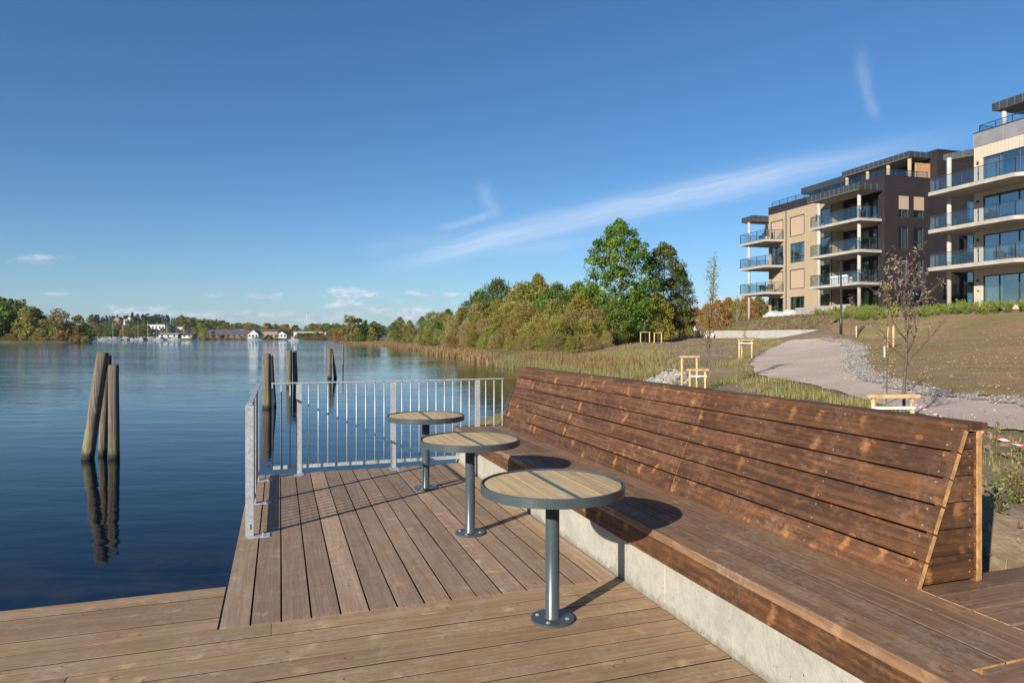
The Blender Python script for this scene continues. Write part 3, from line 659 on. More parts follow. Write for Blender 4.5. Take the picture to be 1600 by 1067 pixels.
# ------------------------------------------------------------------ mooring piles
def pile_mat():
    m, g = newmat('weathered_pile_wood'); v = objco(g); x, y, z = g.xyz(v)
    an = g.n('ShaderNodeMath', operation='ARCTAN2'); g.put(an.inputs[0], y); g.put(an.inputs[1], x); a = an.outputs[0]
    st = g.noise(g.com(g.m('MULTIPLY', g.m('COSINE', a), 9.0), g.m('MULTIPLY', g.m('SINE', a), 9.0), g.m('MULTIPLY', z, 1.1)), 1.0, 5, .65)
    n2 = g.noise(v, 4.5, 4, .6)
    c = g.mix(g.ss(st, .36, .62), (.05, .042, .034), (.20, .165, .125)); wz = g.xyz(geoco(g))[2]
    c = g.mix(g.m('MULTIPLY', g.ss(n2, .5, .7), .4), c, (.20, .20, .08))
    wet = g.m('SUBTRACT', 1.0, g.ss(g.m('ADD', wz, g.m('MULTIPLY', n2, .1)), WZ+.08, WZ+.22))
    moss = g.m('MULTIPLY', g.m('SUBTRACT', 1.0, g.ss(wz, WZ+.1, WZ+.75)), g.ss(n2, .38, .6))
    c = g.mix(g.m('MULTIPLY', moss, .6), c, (.17, .18, .05)); c = g.mix(wet, c, (.018, .018, .012))
    finish(g, pbsdf(g, c, .85, 0, st, .02).outputs[0]); return m
M['pile'] = pile_mat()
def pile(top, base, r, label, seed, group='old mooring piles in the water'):
    """top, base: (px, py) bearings at one distance"""
    rg = random.Random(seed); b = MB(); n = 20; T = Vector(top); B = Vector(base); B2 = B+(B-T).normalized()*1.4; ax = B2-T; rings = []
    prof = [rg.uniform(.93, 1.07) for _ in range(n)]; up = (T-B).normalized()
    a = up.cross(Vector((0, 1, 0))).normalized(); c = up.cross(a)
    for k in range(9):
        t = k/8; p = T+ax*t; rr = r*(.94+.1*t)*(1+rg.uniform(-.02, .02))
        rings.append([b.addv(p-T+(a*math.cos(2*math.pi*j/n)+c*math.sin(2*math.pi*j/n))*rr*prof[j]+(up*rg.uniform(-.012, .012)*(k == 0))) for j in range(n)])
    for k in range(8):
        for j in range(n): b.face([rings[k][j], rings[k][(j+1) % n], rings[k+1][(j+1) % n], rings[k+1][j]])
    inn = [b.addv((a*math.cos(2*math.pi*j/n)+c*math.sin(2*math.pi*j/n))*r*.8+up*.012) for j in range(n)]
    for j in range(n): b.face([rings[0][j], rings[0][(j+1) % n], inn[(j+1) % n], inn[j]])
    b.face(inn)
    o = b.build('mooring_pile', M['pile'], None, True, T); return tag(o, label, 'mooring pile', group)
def pp(px, py, D): return PD(px, D, py_z(py, D))
D = 11.6
pile(pp(161, 552, D), pp(137, 716, D), .098, 'thickest pile of the nearest cluster, tallest and leaning strongly to the right', 1)
pile(pp(168, 556, D+.35), pp(160.5, 713, D+.35), .07, 'mossy greenish pile in the middle of the nearest cluster, half hidden', 2)
pile(pp(177, 571, D+.05), pp(178, 715, D+.05), .084, 'upright shorter pile at the right of the nearest cluster', 3)
D = 19.8
pile(pp(416, 553, D), pp(417, 637, D), .135, 'thicker pile standing right behind the corner of the railings', 4)
pile(pp(420, 556, D+.45), pp(425, 635, D+.45), .12, 'pile leaning left behind the thick one at the railing corner', 5)
D = 28
pile(pp(452, 548, D), pp(452, 605, D), .115, 'left pile of the pair seen above the left end of the back railing', 6)
pile(pp(460, 548, D+.3), pp(462, 604, D+.3), .10, 'right pile of the pair seen above the left end of the back railing', 7)
D = 34
pile(pp(515, 545, D), pp(515, 591, D), .105, 'upright pile of the small distant pair with a rusty cap', 8)
pile(pp(517.5, 545, D+.35), pp(524, 590, D+.35), .085, 'leaning pile of the small distant pair', 9)
pile(pp(536, 539, 48), pp(536, 574, 48), .06, 'thin lone pole standing in the water farthest from the deck', 10)

# ------------------------------------------------------------------ trees
def quads(rg, C, size, rnd, aspect=.62, flat=.0):
    n = len(C); a = rg.normal(size=(n, 3)); a /= np.linalg.norm(a, axis=1)[:, None]; t = rg.normal(size=(n, 3)); t[:, 2] += flat*3
    b = np.cross(a, t); b /= np.linalg.norm(b, axis=1)[:, None]; s = (size*rg.uniform(.6, 1.3, n))[:, None]
    V = np.stack([C-a*s, C-b*s*aspect, C+a*s, C+b*s*aspect], 1).reshape(-1, 3)
    Fc = np.arange(4*n).reshape(-1, 4); return V, Fc, rnd
def limbs(mb, rg, base, top, r0, targets, lean=0):
    pts = [base]; n = 6
    for k in range(1, n+1):
        t = k/n; p = base.lerp(top, t)+Vector((rg.uniform(-1, 1), rg.uniform(-1, 1), 0))*(top-base).length*.018; pts.append(p)
    mb.tube(pts, [r0*(1-.85*k/n) for k in range(n+1)], 7)
    for T in targets:
        h = min(max((T.z-base.z)/(top.z-base.z)*.62, .12), .85); k = h*n; i = int(k); s = pts[i].lerp(pts[min(i+1, n)], k-i)
        m_ = s.lerp(T, .5)+Vector((0, 0, -.06*(T-s).length)); rr = r0*(1-.8*h)*.45
        mb.tube([s, m_, T], [rr, rr*.6, rr*.2], 5, False)
def crown(rg, h0, h1, rx, nb, nl, prof, br=(.16, .30), dense=.55):
    """uneven leaf clumps inside a profile prof(t)->relative radius"""
    t = rg.uniform(0, 1, nb)**.9; ang = rg.uniform(0, 2*np.pi, nb); rad = np.sqrt(rg.uniform(.05, 1, nb))*np.array([prof(x) for x in t])*rx
    B = np.stack([rad*np.cos(ang), rad*np.sin(ang), h0+(h1-h0)*t], 1); r = rg.uniform(br[0], br[1], nb)*rx
    w = r**2; w /= w.sum(); idx = rg.choice(nb, nl, p=w); u = rg.normal(size=(nl, 3)); u /= np.linalg.norm(u, axis=1)[:, None]
    C = B[idx]+u*(r[idx]*rg.uniform(.25, 1.12, nl)**dense)[:, None]*np.array([1, 1, .72])
    m_ = int(nl*.22); tt = rg.uniform(0, 1, m_); aa = rg.uniform(0, 2*np.pi, m_); ra = np.sqrt(rg.uniform(.1, 1, m_))*np.array([prof(x) for x in tt])*rx*1.02
    C[:m_] = np.stack([ra*np.cos(aa), ra*np.sin(aa), h0+(h1-h0)*tt], 1)
    base = rg.uniform(.1, .9, nb)[idx]; return C, np.clip(base+rg.normal(0, .14, nl), 0, 1), B
PROTO = {}
def proto(key, seed, h, rx, nb, nl, leaf, prof, fmat, bmat='bark', h0=.18, nlimb=8, tr=.022, br=(.16, .30)):
    rg = np.random.default_rng(seed); C, rn, B = crown(rg, h*h0, h*.97, rx, nb, nl, prof, br)
    V, Fc, rn = quads(rg, C, leaf, rn); me = bpy.data.meshes.new(key+'_crown'); me.from_pydata(V.tolist(), [], Fc.tolist()); me.materials.append(M[fmat])
    at = me.attributes.new('rnd', 'FLOAT', 'FACE'); at.data.foreach_set('value', rn)
    mb = MB(); r2 = random.Random(seed); tg = [Vector(B[i]) for i in rg.choice(len(B), min(nlimb, len(B)), replace=False)]
    limbs(mb, r2, Vector((0, 0, -.4)), Vector((0, 0, h*.86)), h*tr, tg)
    t = mb.build('trunk', M[bmat]); tm = t.data; bpy.data.objects.remove(t)
    PROTO[key] = (me, tm, h); return key
def dome(t): return math.sqrt(max(0, 1-(2*t-.85)**2*.8)) if t > .42 else .75+.25*t/.42
def egg(t): return (math.sin(math.pi*min(1, t*.86+.16))**.6)
def bushy(t): return max(.25, (1-t**2.2))**.6
def cone(t): return max(.06, 1-t)**.9*(1 if t > .06 else .6)
def thin(t): return .35+.65*math.sin(math.pi*t)**.8
def tree(name, key, loc, h, rz, label, group, sx=1.0, cat='tree', fmat=None):
    cm, tm, ph = PROTO[key]; s = h/ph
    r = empty(name, label, cat, loc, rz, group); r.scale = (s*sx, s*sx, s)
    t = bpy.data.objects.new('trunk', tm); S.collection.objects.link(t); t.parent = r
    c = bpy.data.objects.new('crown', cm); S.collection.objects.link(c); c.parent = r
    return r
proto('big', 11, 15, 4.6, 190, 24000, .14, egg, 'f_green', 'bark_pale', .08, 16, .016, (.08, .19))
proto('big2', 12, 13, 3.9, 170, 17000, .12, egg, 'f_dark', 'bark_pale', .14, 14, .014, (.08, .2))
proto('green', 21, 10, 3.6, 110, 8000, .15, egg, 'f_green', 'bark', .08)
proto('dark', 22, 10, 3.8, 110, 8000, .15, egg, 'f_dark', 'bark', .08)
proto('olive', 23, 8, 3.6, 60, 6500, .14, bushy, 'f_olive', 'bark', .0)
proto('olive2', 24, 8, 3.3, 60, 6500, .14, bushy, 'f_olive', 'bark', .0)
proto('brown', 25, 8, 3.3, 60, 5500, .12, bushy, 'f_brown', 'bark', .0)
proto('yellow', 26, 9, 3.0, 110, 8000, .15, egg, 'f_yellow', 'bark', .08)
proto('orange', 27, 9, 3.2, 110, 8000, .15, egg, 'f_orange', 'bark', .05)
proto('fgreen', 31, 10, 3.8, 34, 1300, .36, egg, 'f_green', 'bark', .06)
proto('fdark', 32, 10, 3.8, 34, 1300, .36, egg, 'f_dark', 'bark', .06)
proto('folive', 33, 9, 3.8, 34, 1300, .34, bushy, 'f_olive', 'bark', .0)
proto('fyellow', 34, 9, 3.2, 30, 1100, .34, egg, 'f_yellow', 'bark', .05)
proto('forange', 35, 9, 3.3, 30, 1100, .34, bushy, 'f_orange', 'bark', .03)
proto('fbrown', 38, 9, 3.6, 34, 1500, .28, bushy, 'f_brown', 'bark', .02)
proto('fpine', 36, 14, 3.1, 50, 1600, .36, lambda t: (.35+.65*math.sin(math.pi*min(1, t*.9+.1)))*(1-.45*t), 'f_pine', 'bark', .1, 4, .012, (.12, .2))
rg = random.Random(5)
def plant(key, name, px, D, h, label, group, sx=1.0, z=None):
    p = PD(px, D); zz_ = tz(p.x, p.y) if z is None else z
    return tree(name, key, (p.x, p.y, max(zz_, WZ-.1)), h, rg.uniform(0, 6.28), label, group, sx)
# the tall trees at the end of the wood
plant('big', 'broadleaf_tree', 968, 80, 15.3, 'tallest bright green leafy tree at the right end of the shore wood', None)
plant('big2', 'broadleaf_tree', 1037, 84, 12.4, 'darker green slender tree just right of the tallest tree', None)
plant('big2', 'broadleaf_tree', 1062, 88, 9.4, 'thin half bare dark tree at the far right edge of the shore wood', None, .8)
plant('green', 'broadleaf_tree', 925, 82, 8.0, 'leafy green tree standing low left of the tallest tree', None, .9)
plant('green', 'broadleaf_tree', 1000, 81, 7.2, 'low green tree under the right side of the tallest tree', None, .9)
plant('green', 'broadleaf_tree', 958, 76, 5.4, 'small green tree at the foot of the tallest tree', None, 1)
plant('yellow', 'broadleaf_tree', 1028, 80, 6.0, 'yellow green tree on the grass edge below the slender dark tree', None, .9)
plant('dark', 'broadleaf_tree', 778, 120, 11.2, 'dark green rounded treetop rising at the left of the wood', None, 1.15)
plant('dark', 'broadleaf_tree', 748, 128, 9.6, 'dark green tree left of the rounded dark treetop', None, 1.1)
plant('yellow', 'broadleaf_tree', 840, 112, 11.2, 'pale yellow crown topping the middle of the wood', None, .8)
plant('yellow', 'broadleaf_tree', 815, 110, 9.6, 'yellow green tree between the dark treetop and the pale yellow crown', None, 1.0)
plant('yellow', 'broadleaf_tree', 905, 92, 8.3, 'yellow green tree left of the tallest tree', None, .9)
for px, D, h, k in ((700, 165, 7.4, 'dark'), (675, 180, 7.6, 'olive'), (725, 150, 7.5, 'olive'), (640, 190, 5.8, 'yellow'), (660, 200, 6.6, 'dark'), (615, 200, 5.6, 'dark'), (625, 215, 7, 'yellow')):
    nm = {'dark': 'broadleaf_tree', 'orange': 'autumn_tree', 'olive': 'broadleaf_tree', 'yellow': 'autumn_tree'}[k]
    lb = {'dark': 'small dark green tree at the distant left end of the shore wood', 'orange': 'rusty orange tree at the distant left end of the shore wood', 'olive': 'olive tree where the shore wood begins to rise', 'yellow': 'small yellow tree at the distant left end of the shore wood'}[k]
    plant(k, nm, px, D, h, lb, 'trees at the distant end of the shore wood')
KL = {'olive': 'olive green bushy willow in the shore wood', 'olive2': 'olive green bushy willow in the shore wood', 'brown': 'brownish thin leaved bush in the shore wood', 'green': 'fresh green leafy tree in the shore wood', 'yellow': 'yellowing tree in the shore wood', 'dark': 'dark green tree in the shore wood'}
def line(px, pts):
    for (a, u), (b_, v) in zip(pts, pts[1:]):
        if a <= px <= b_: return u+(v-u)*(px-a)/(b_-a)
    return pts[-1][1] if px > pts[-1][0] else pts[0][1]
top = [(590, 515), (660, 510), (690, 497), (730, 483), (790, 462), (850, 450), (900, 448), (950, 462), (1010, 485), (1075, 495)]
dist = [(590, 185), (640, 150), (692, 112), (740, 92), (800, 78), (860, 70), (920, 67), (960, 74), (1010, 84), (1070, 98)]
for row, (n, dd, tf) in enumerate(((24, -4, .27), (22, 3, .48), (20, 10, .68), (20, 20, .84), (20, 36, 1.0))):
    for i in range(n):
        px = 606+(1074-606)*(i+rg.uniform(.15, .85))/n
        if px > 950 and row < 2: px = 606+rg.uniform(80, 320)
        D = line(px, dist)*(1+dd/110)+rg.uniform(-2, 2); yt = line(px, top)+rg.uniform(-7, 8)
        ht = (py_z(yt, D)-0.2)*tf*rg.uniform(.85, 1.12)
        k = rg.choice(['olive', 'olive2', 'brown', 'olive', 'brown'] if row < 3 else ['olive', 'olive2', 'green', 'brown', 'yellow', 'olive', 'olive2'])
        if row == 4 and 860 < px < 1080: k = rg.choice(['dark', 'brown', 'green'])
        plant(k, {'olive': 'willow_bush', 'olive2': 'willow_bush', 'brown': 'willow_bush'}.get(k, 'broadleaf_tree'), px, D, max(1.6, ht), KL[k].replace(' in the shore wood', '').replace('thin leaved ', '').replace('bushy ', '')+' '+['at the water edge', 'behind the first bushes', 'halfway up', 'high', 'on the skyline'][row]+' '+('at the far left of the wood' if px < 680 else 'left of the dark treetop in the shore wood' if px < 745 else 'under the dark treetop of the shore wood' if px < 815 else 'in the middle of the shore wood' if px < 885 else 'left of the tallest tree' if px < 940 else 'beside the tallest tree'), 'trees and bushes of the wood along the right shore', rg.uniform(1.0, 1.35) if row < 2 else 1.1)
# autumn trees behind the lawn, left of the buildings
for px, D, h, k in ((1088, 128, 4.6, 'orange'), (1105, 135, 5.2, 'orange'), (1122, 130, 5.6, 'orange'), (1138, 138, 6.2, 'orange'), (1152, 132, 5.6, 'yellow'), (1168, 140, 6.6, 'orange'), (1186, 146, 6.6, 'yellow'), (1070, 120, 3.4, 'brown'), (1205, 150, 6, 'orange'), (1110, 122, 3.0, 'orange'), (1150, 122, 3.4, 'brown')):
    plant(k, 'autumn_tree', px, D, h, {'orange': 'rusty orange tree', 'yellow': 'yellow tree', 'brown': 'brown thin bush'}[k]+' '+('nearest behind the two walkers' if px < 1095 else 'above the left end of the concrete wall' if px < 1128 else 'left of the thin bare tree by the tan building' if px < 1158 else 'close behind the left corner of the tan building'), 'autumn trees left of the apartment buildings')
# group on the far point (px 540-600)
for px, D, h, k, lb in ((549, 212, 8.8, 'folive', 'tall greyish green tree at the left of the clump on the far point'), (560, 216, 8.0, 'fdark', 'dark tree second from left in the clump on the far point'), (571, 214, 6.8, 'fgreen', 'green tree in the middle of the clump on the far point'),
                    (584, 218, 6.4, 'fdark', 'low dark tree at the right of the clump on the far point'), (581, 206, 4.6, 'fyellow', 'small yellow tree in front of the clump on the far point'), (561, 205, 3.8, 'fgreen', 'small bright green tree in front of the clump on the far point'), (525, 300, 5, 'forange', 'orange tree behind the left side of the far point')):
    p = PD(px, D); tree('broadleaf_tree', k, (p.x, p.y, max(tz(p.x, p.y), WZ)), h, rg.uniform(0, 6), lb, None, 1.05)

# ------------------------------------------------------------------ left wooded hill and the far shore
def land(name, f, lats, deps, mat):
    v = []; nx, ny = len(lats), len(deps)
    for d_ in deps:
        for l in lats: v.append(tuple(C3(l, d_, f(l, d_))))
    fc = [(j*nx+i, j*nx+i+1, (j+1)*nx+i+1, (j+1)*nx+i) for j in range(ny-1) for i in range(nx-1)]
    return struct(raw(name, v, fc, mat, smooth=True))
def sst(x, a, b): t = min(1, max(0, (x-a)/(b-a))); return t*t*(3-2*t)
def fhill(l, d_):
    e = -.612*d_                    # right-hand end of the point
    s = sst(d_, 212+6*math.sin(l*.05), 221+6*math.sin(l*.05))*sst(-l, -e, -e+10)*(1-sst(d_, 350, 380))
    return -3+s*3.3+sst(d_, 222, 300)*sst(-l/d_, .64, .8)*9*(1-sst(d_, 320, 370))
M['woodland'] = plain('woodland_floor', (.07, .07, .03), .95, 0, .4, .15)
land('left_hill', fhill, np.linspace(-420, -120, 90), np.linspace(200, 430, 60), M['woodland'])
KF = {'fgreen': ('broadleaf_tree', 'green leafy tree'), 'fdark': ('broadleaf_tree', 'dark green leafy tree'), 'folive': ('broadleaf_tree', 'olive green leafy tree'), 'fyellow': ('autumn_tree', 'yellow autumn tree'), 'forange': ('autumn_tree', 'orange autumn tree'), 'fpine': ('pine_tree', 'dark pine'), 'fbrown': ('autumn_tree', 'brownish thin leaved tree')}
def far(k, l, d_, z, h, where, group, sx=1.0, label=None):
    nm, lb = KF[k]; p = C3(l, d_); return tree(nm, k, (p.x, p.y, z), h, rg.uniform(0, 6.28), label or lb+' '+where, group, sx)
GL = 'trees on the wooded hill across the water at the left'
for i in range(150):
    d_ = rg.uniform(230, 330); px = rg.uniform(-110, 130); l = (px-800)/F*d_
    if fhill(l, d_) < -.3: continue
    h = rg.uniform(8.5, 13)*(1 if px < 60 else .8)*(1-.45*sst(px, 20, 135)); k = rg.choice(['fdark', 'fgreen', 'fdark', 'folive', 'fdark', 'fpine', 'fdark', 'folive'])
    far(k, l, d_, fhill(l, d_)-.2, h*(1.15 if k == 'fpine' else 1), ('high on' if d_ > 280 else 'low on')+' the left wooded hill, '+('at the photo edge' if px < 25 else 'behind the light brown tree' if px < 85 else 'near its right tip'), GL)
for px, d_, h, k, lb in ((90, 226, 11.0, 'fbrown', 'rounded light brown tree at the water edge of the left hill'), (122, 228, 9.2, 'fyellow', 'golden tree at the right tip of the left hill'), (136, 238, 6.2, 'fdark', 'dark tree ending the left hill at its right tip'), (130, 232, 5.2, 'folive', 'low olive tree in front of the golden tree on the left hill'), (104, 228, 6, 'folive', 'olive tree between the light brown and golden trees'), (60, 228, 4.2, 'folive', 'low olive tree left of the light brown tree'), (68, 236, 7.4, 'fdark', 'dark tree left behind the light brown tree')):
    l = (px-800)/F*d_; far(k, l, d_, max(WZ, fhill(l, d_))-.1, h, '', None, 1.15, lb)
for i in range(30):
    px = -40+i*6+rg.uniform(-3, 3); d_ = 221+rg.uniform(0, 6); l = (px-800)/F*d_; k = rg.choice(['forange', 'folive', 'fyellow', 'forange', 'fbrown'])
    far(k, l, d_, WZ, rg.uniform(2, 3.4), 'low along the water under the left hill', 'shore bushes under the left hill', 1.4)
def ffar(l, d_):
    px = 800+F*l/d_
    s = sst(d_, 428, 440)
    up = sst(d_, 470, 640)*(3+11*math.exp(-((px-235)/95)**2)+6*math.exp(-((px-120)/60)**2))
    return -3+s*3.6+up
land('far_shore', ffar, np.linspace(-480, 60, 100), np.linspace(420, 900, 50), M['woodland'])
for i in range(120):
    d_ = rg.uniform(575, 660); px = rg.uniform(280, 600); l = (px-800)/F*d_
    far(rg.choice(['folive', 'forange', 'fdark', 'fgreen', 'fyellow', 'folive', 'fbrown']), l, d_, ffar(l, d_)-.3, rg.uniform(8.0, 10.5), 'behind the roofs, '+('left of the red shed' if px < 345 else 'above the red shed' if px < 385 else 'above the white gabled houses' if px < 455 else 'above the clipped hedge' if px < 515 else 'above the far point'), 'back row of trees on the far shore', 1.3)
GF = 'trees along the far shore behind the marina'
for i in range(230):
    d_ = rg.choice([rg.uniform(470, 540), rg.uniform(520, 640)]); px = rg.uniform(135, 545); l = (px-800)/F*d_
    k = rg.choice(['fdark', 'fdark', 'folive', 'forange', 'fgreen', 'folive', 'fyellow']) if px > 285 or d_ < 540 else rg.choice(['fpine', 'fpine', 'fdark'])
    if d_ < 560 and 240 < px < 480 and rg.random() < .6: continue
    far(k, l, d_, ffar(l, d_)-.3, rg.uniform(5.5, 9)*(1.25 if k == 'fpine' else 1)*(.85 if px > 420 else 1), 'on the far shore '+('behind the marina left part' if px < 215 else 'behind the white apartment block' if px < 290 else 'behind the long red shed' if px < 385 else 'behind the white gabled houses' if px < 460 else 'right of the houses')+(', back row' if d_ > 545 else ''), GF, 1.25)
for i in range(46):
    d_ = rg.uniform(590, 700); px = 140+i*(180/46)+rg.uniform(-2, 2); l = (px-800)/F*d_
    far('fpine', l, d_, ffar(l, d_)-.3, rg.uniform(6.5, 10), 'on the ridge '+('at its left end' if px < 200 else 'above the white apartment block' if px < 265 else 'at its right end'), 'pines on the ridge above the marina', 1.25)
for px, d_, h, k, lb in ((196, 452, 8.5, 'folive', 'rounded olive tree standing behind the moored boats'), (170, 460, 9.5, 'fdark', 'broad dark tree behind the left end of the marina'), (155, 462, 9.5, 'fdark', 'broad dark tree at the far left of the marina'), (183, 470, 9, 'fdark', 'dark tree behind the olive tree at the marina'), (320, 436, 6.4, 'fyellow', 'golden tree in front of the long dark roofed shed'), (333, 440, 4.6, 'forange', 'small orange tree beside the long dark roofed shed'), (262, 450, 6.5, 'fyellow', 'slim yellow tree beside the white apartment block'),
                        (505, 440, 5.2, 'forange', 'orange tree at the right end of the far shore'), (515, 450, 6, 'fyellow', 'yellow tree at the right end of the far shore'), (530, 455, 6.4, 'fyellow', 'golden tree nearest the far point'), (494, 446, 4.8, 'folive', 'olive tree right of the clipped hedge')):
    l = (px-800)/F*d_; far(k, l, d_, max(ffar(l, d_), WZ)-.1, h, '', None, 1.15, lb)
for i in range(40):
    px = 440+i*2.6+rg.uniform(-1, 1) if i > 12 else 300+i*11; d_ = 437; l = (px-800)/F*d_
    far(rg.choice(['folive', 'forange', 'fyellow', 'fbrown']), l, d_, WZ, rg.uniform(1.8, 3.0), 'low at the edge of the far shore', 'bushes at the edge of the far shore', 1.3)
# distant blue ridges
def ridge(name, d0, l0, l1, hs, seed):
    n = 160; v = []; fc = []; r_ = random.Random(seed); ph = [r_.uniform(0, 6) for _ in range(5)]
    rows = [(0, 0), (.35, .5), (.6, .85), (1, 1), (1.6, .3)]
    for a, hh in rows:
        for i in range(n+1):
            t = i/n; l = l0+(l1-l0)*t; H = sum(A*math.exp(-((800+F*l/d0-c)/w)**2) for c, w, A in hs)+6*math.sin(t*23+ph[0])+4*math.sin(t*51+ph[1])+2*math.sin(t*120+ph[2])
            v.append(tuple(C3(l, d0+a*900, WZ-1+hh*max(2, H))))
    for j in range(len(rows)-1):
        for i in range(n): fc.append((j*(n+1)+i, j*(n+1)+i+1, (j+1)*(n+1)+i+1, (j+1)*(n+1)+i))
    return struct(raw(name, v, fc, M['ridge'], smooth=True))
M['ridge'] = plain('far_forest_cover', (.045, .06, .035), .95, 0, .35, .01)
ridge('distant_hills', 6500, -5200, 1500, ((240, 75, 150), (380, 60, 60), (510, 55, 95), (470, 40, 60), (600, 60, 70), (700, 120, 50)), 3)
# ------------------------------------------------------------------ far houses, boats, masts
M['white'] = plain('white_boards', (.48, .48, .46), .7, 0, .06); M['red'] = plain('red_boards', (.14, .07, .06), .7, 0, .1); M['brick'] = plain('brick_wall', (.28, .17, .12), .8, 0, .1); M['greyw'] = plain('pale_grey_wall', (.50, .48, .44), .8, 0, .06)
M['roofd'] = plain('dark_roof', (.09, .09, .10), .6, 0, .1); M['roofr'] = plain('tile_roof', (.22, .12, .09), .7, 0, .1); M['roofg'] = plain('grey_roof', (.22, .22, .23), .6); M['dglass'] = plain('dark_window_glass', (.03, .045, .06), .08, 0, .05)
def house(px, d_, w, dp, h, rh, wall, roof, label, gable=True, nw=3, ns=1, rz=0.0, z=None, cat='house'):
    l = (px-800)/F*d_; p = C3(l, d_); z0 = ffar(l, d_)-.1 if z is None else z
    t = empty('house', label, cat, (p.x, p.y, z0), -TH+rz)
    b = MB(); x, y = w/2, dp/2
    if gable:   # gable looks at the viewer
        b.prism([(-x, -y), (x, -y), (x, y), (-x, y)], -1, h); i = [b.addv(q) for q in ((-x, -y, h), (x, -y, h), (0, -y, h+rh), (-x, y, h), (x, y, h), (0, y, h+rh))]
        b.face([i[0], i[1], i[2]]); b.face([i[4], i[3], i[5]])
        b.build('wall', M[wall], t); b = MB(); o_ = .4
        for s in (-1, 1):
            k = [b.addv(q) for q in ((s*(x+o_), -y-o_, h-o_*rh/x), (0, -y-o_, h+rh), (0, y+o_, h+rh), (s*(x+o_), y+o_, h-o_*rh/x))]; k2 = [b.addv(Vector(b.v[j])+Vector((0, 0, .25))) for j in k]
            b.face(k); b.face(k2); [b.face([k[j], k[(j+1) % 4], k2[(j+1) % 4], k2[j]]) for j in range(4)]
    else:
        b.prism([(-x, -y), (x, -y), (x, y), (-x, y)], -1, h); b.build('wall', M[wall], t); b = MB(); o_ = .4
        if rh < .6: b.box(-x-o_, x+o_, -y-o_, y+o_, h+.003, h+rh)
        else:
            i = [b.addv(q) for q in ((-x-o_, -y-o_, h+.003), (x+o_, -y-o_, h+.003), (x+o_, y+o_, h+.003), (-x-o_, y+o_, h+.003), (-x-o_, 0, h+rh), (x+o_, 0, h+rh))]
            b.face([i[0], i[1], i[5], i[4]]); b.face([i[2], i[3], i[4], i[5]]); b.face([i[0], i[4], i[3]]); b.face([i[1], i[2], i[5]]); b.face([i[3], i[2], i[1], i[0]])
    b.build('roof', M[roof], t)
    for s in range(ns):
        for k in range(nw):
            xx = -x+w*(k+.5)/nw; zz0 = 1.0+s*2.8; b = MB(); b.box(xx-.6, xx+.6, -y-.05, -y+.02, zz0, zz0+1.3); b.build('window', M['dglass'], t)
    return t
house(249, 520, 13, 9, 6.5, .4, 'white', 'roofd', 'white flat roofed apartment block above the marina', False, 5, 2, 0, 4.2)
house(278, 530, 14, 9, 5.0, .4, 'white', 'roofd', 'lower white block right of the white apartment block', False, 5, 1, 0, 4.0)
house(267, 442, 12, 7, 2.2, 1.2, 'greyw', 'roofg', 'low pale grey boathouse at the marina', False, 3, 1)
house(292, 444, 10, 7, 2.0, 1.1, 'greyw', 'roofd', 'small grey shed right of the pale boathouse', False, 3, 1)
house(371, 450, 24, 10, 2.6, 2.6, 'red', 'roofd', 'long red shed with a dark roof on the far shore', False, 7, 1)
house(350, 470, 20, 10, 3.2, 2.6, 'red', 'roofd', 'dark roofed building behind the golden tree', False, 6, 1)
house(392, 540, 44, 12, 4.6, 1.2, 'greyw', 'roofg', 'very long pale building behind the red shed', False, 18, 1, 0, 1.6, 'building')
house(399, 440, 6.6, 8, 2.8, 2.6, 'white', 'roofd', 'bright white gabled house with a dark roof, left one', True, 3, 1)
house(422, 455, 13, 9, 4.6, 1.2, 'brick', 'roofd', 'brick building between the two white gabled houses', False, 5, 1)
house(443, 450, 6.6, 8, 2.3, 2.2, 'white', 'roofr', 'bright white gabled house standing right of the brick building', True, 3, 1)
house(487, 470, 22, 9, 4.4, .5, 'greyw', 'roofd', 'low pale building behind the clipped hedge', False, 8, 1)
house(205, 600, 9, 8, 4, 2.6, 'white', 'roofr', 'small white house high on the ridge behind the marina', True, 2, 1)
house(222, 610, 9, 8, 4, 2.6, 'greyw', 'roofr', 'small pale house right of the white one on the ridge', True, 2, 1)
house(186, 610, 9, 8, 3.6, 2.6, 'brick', 'roofr', 'small brownish house left of the white one on the ridge', True, 2, 1)
b = MB(); p = PD(485, 448)
hg = empty('clipped_hedge', 'long clipped dark green hedge on the far shore', 'hedge', (p.x, p.y, .4), -TH)
r_ = np.random.default_rng(8); C = np.stack([r_.uniform(-9, 9, 2600), r_.uniform(-1.2, 1.2, 2600), r_.uniform(0, 3.6, 2600)], 1); V, Fc, rn = quads(r_, C, .4, r_.uniform(0, 1, 2600)); raw('foliage', V.tolist(), Fc.tolist(), M['f_dark'], hg, rn)
M['hull'] = plain('white_boat_hull', (.28, .29, .29), .3, 0, .03); M['mast'] = plain('pale_mast', (.5, .5, .5), .4); M['bluec'] = plain('blue_cover', (.05, .10, .22), .7)
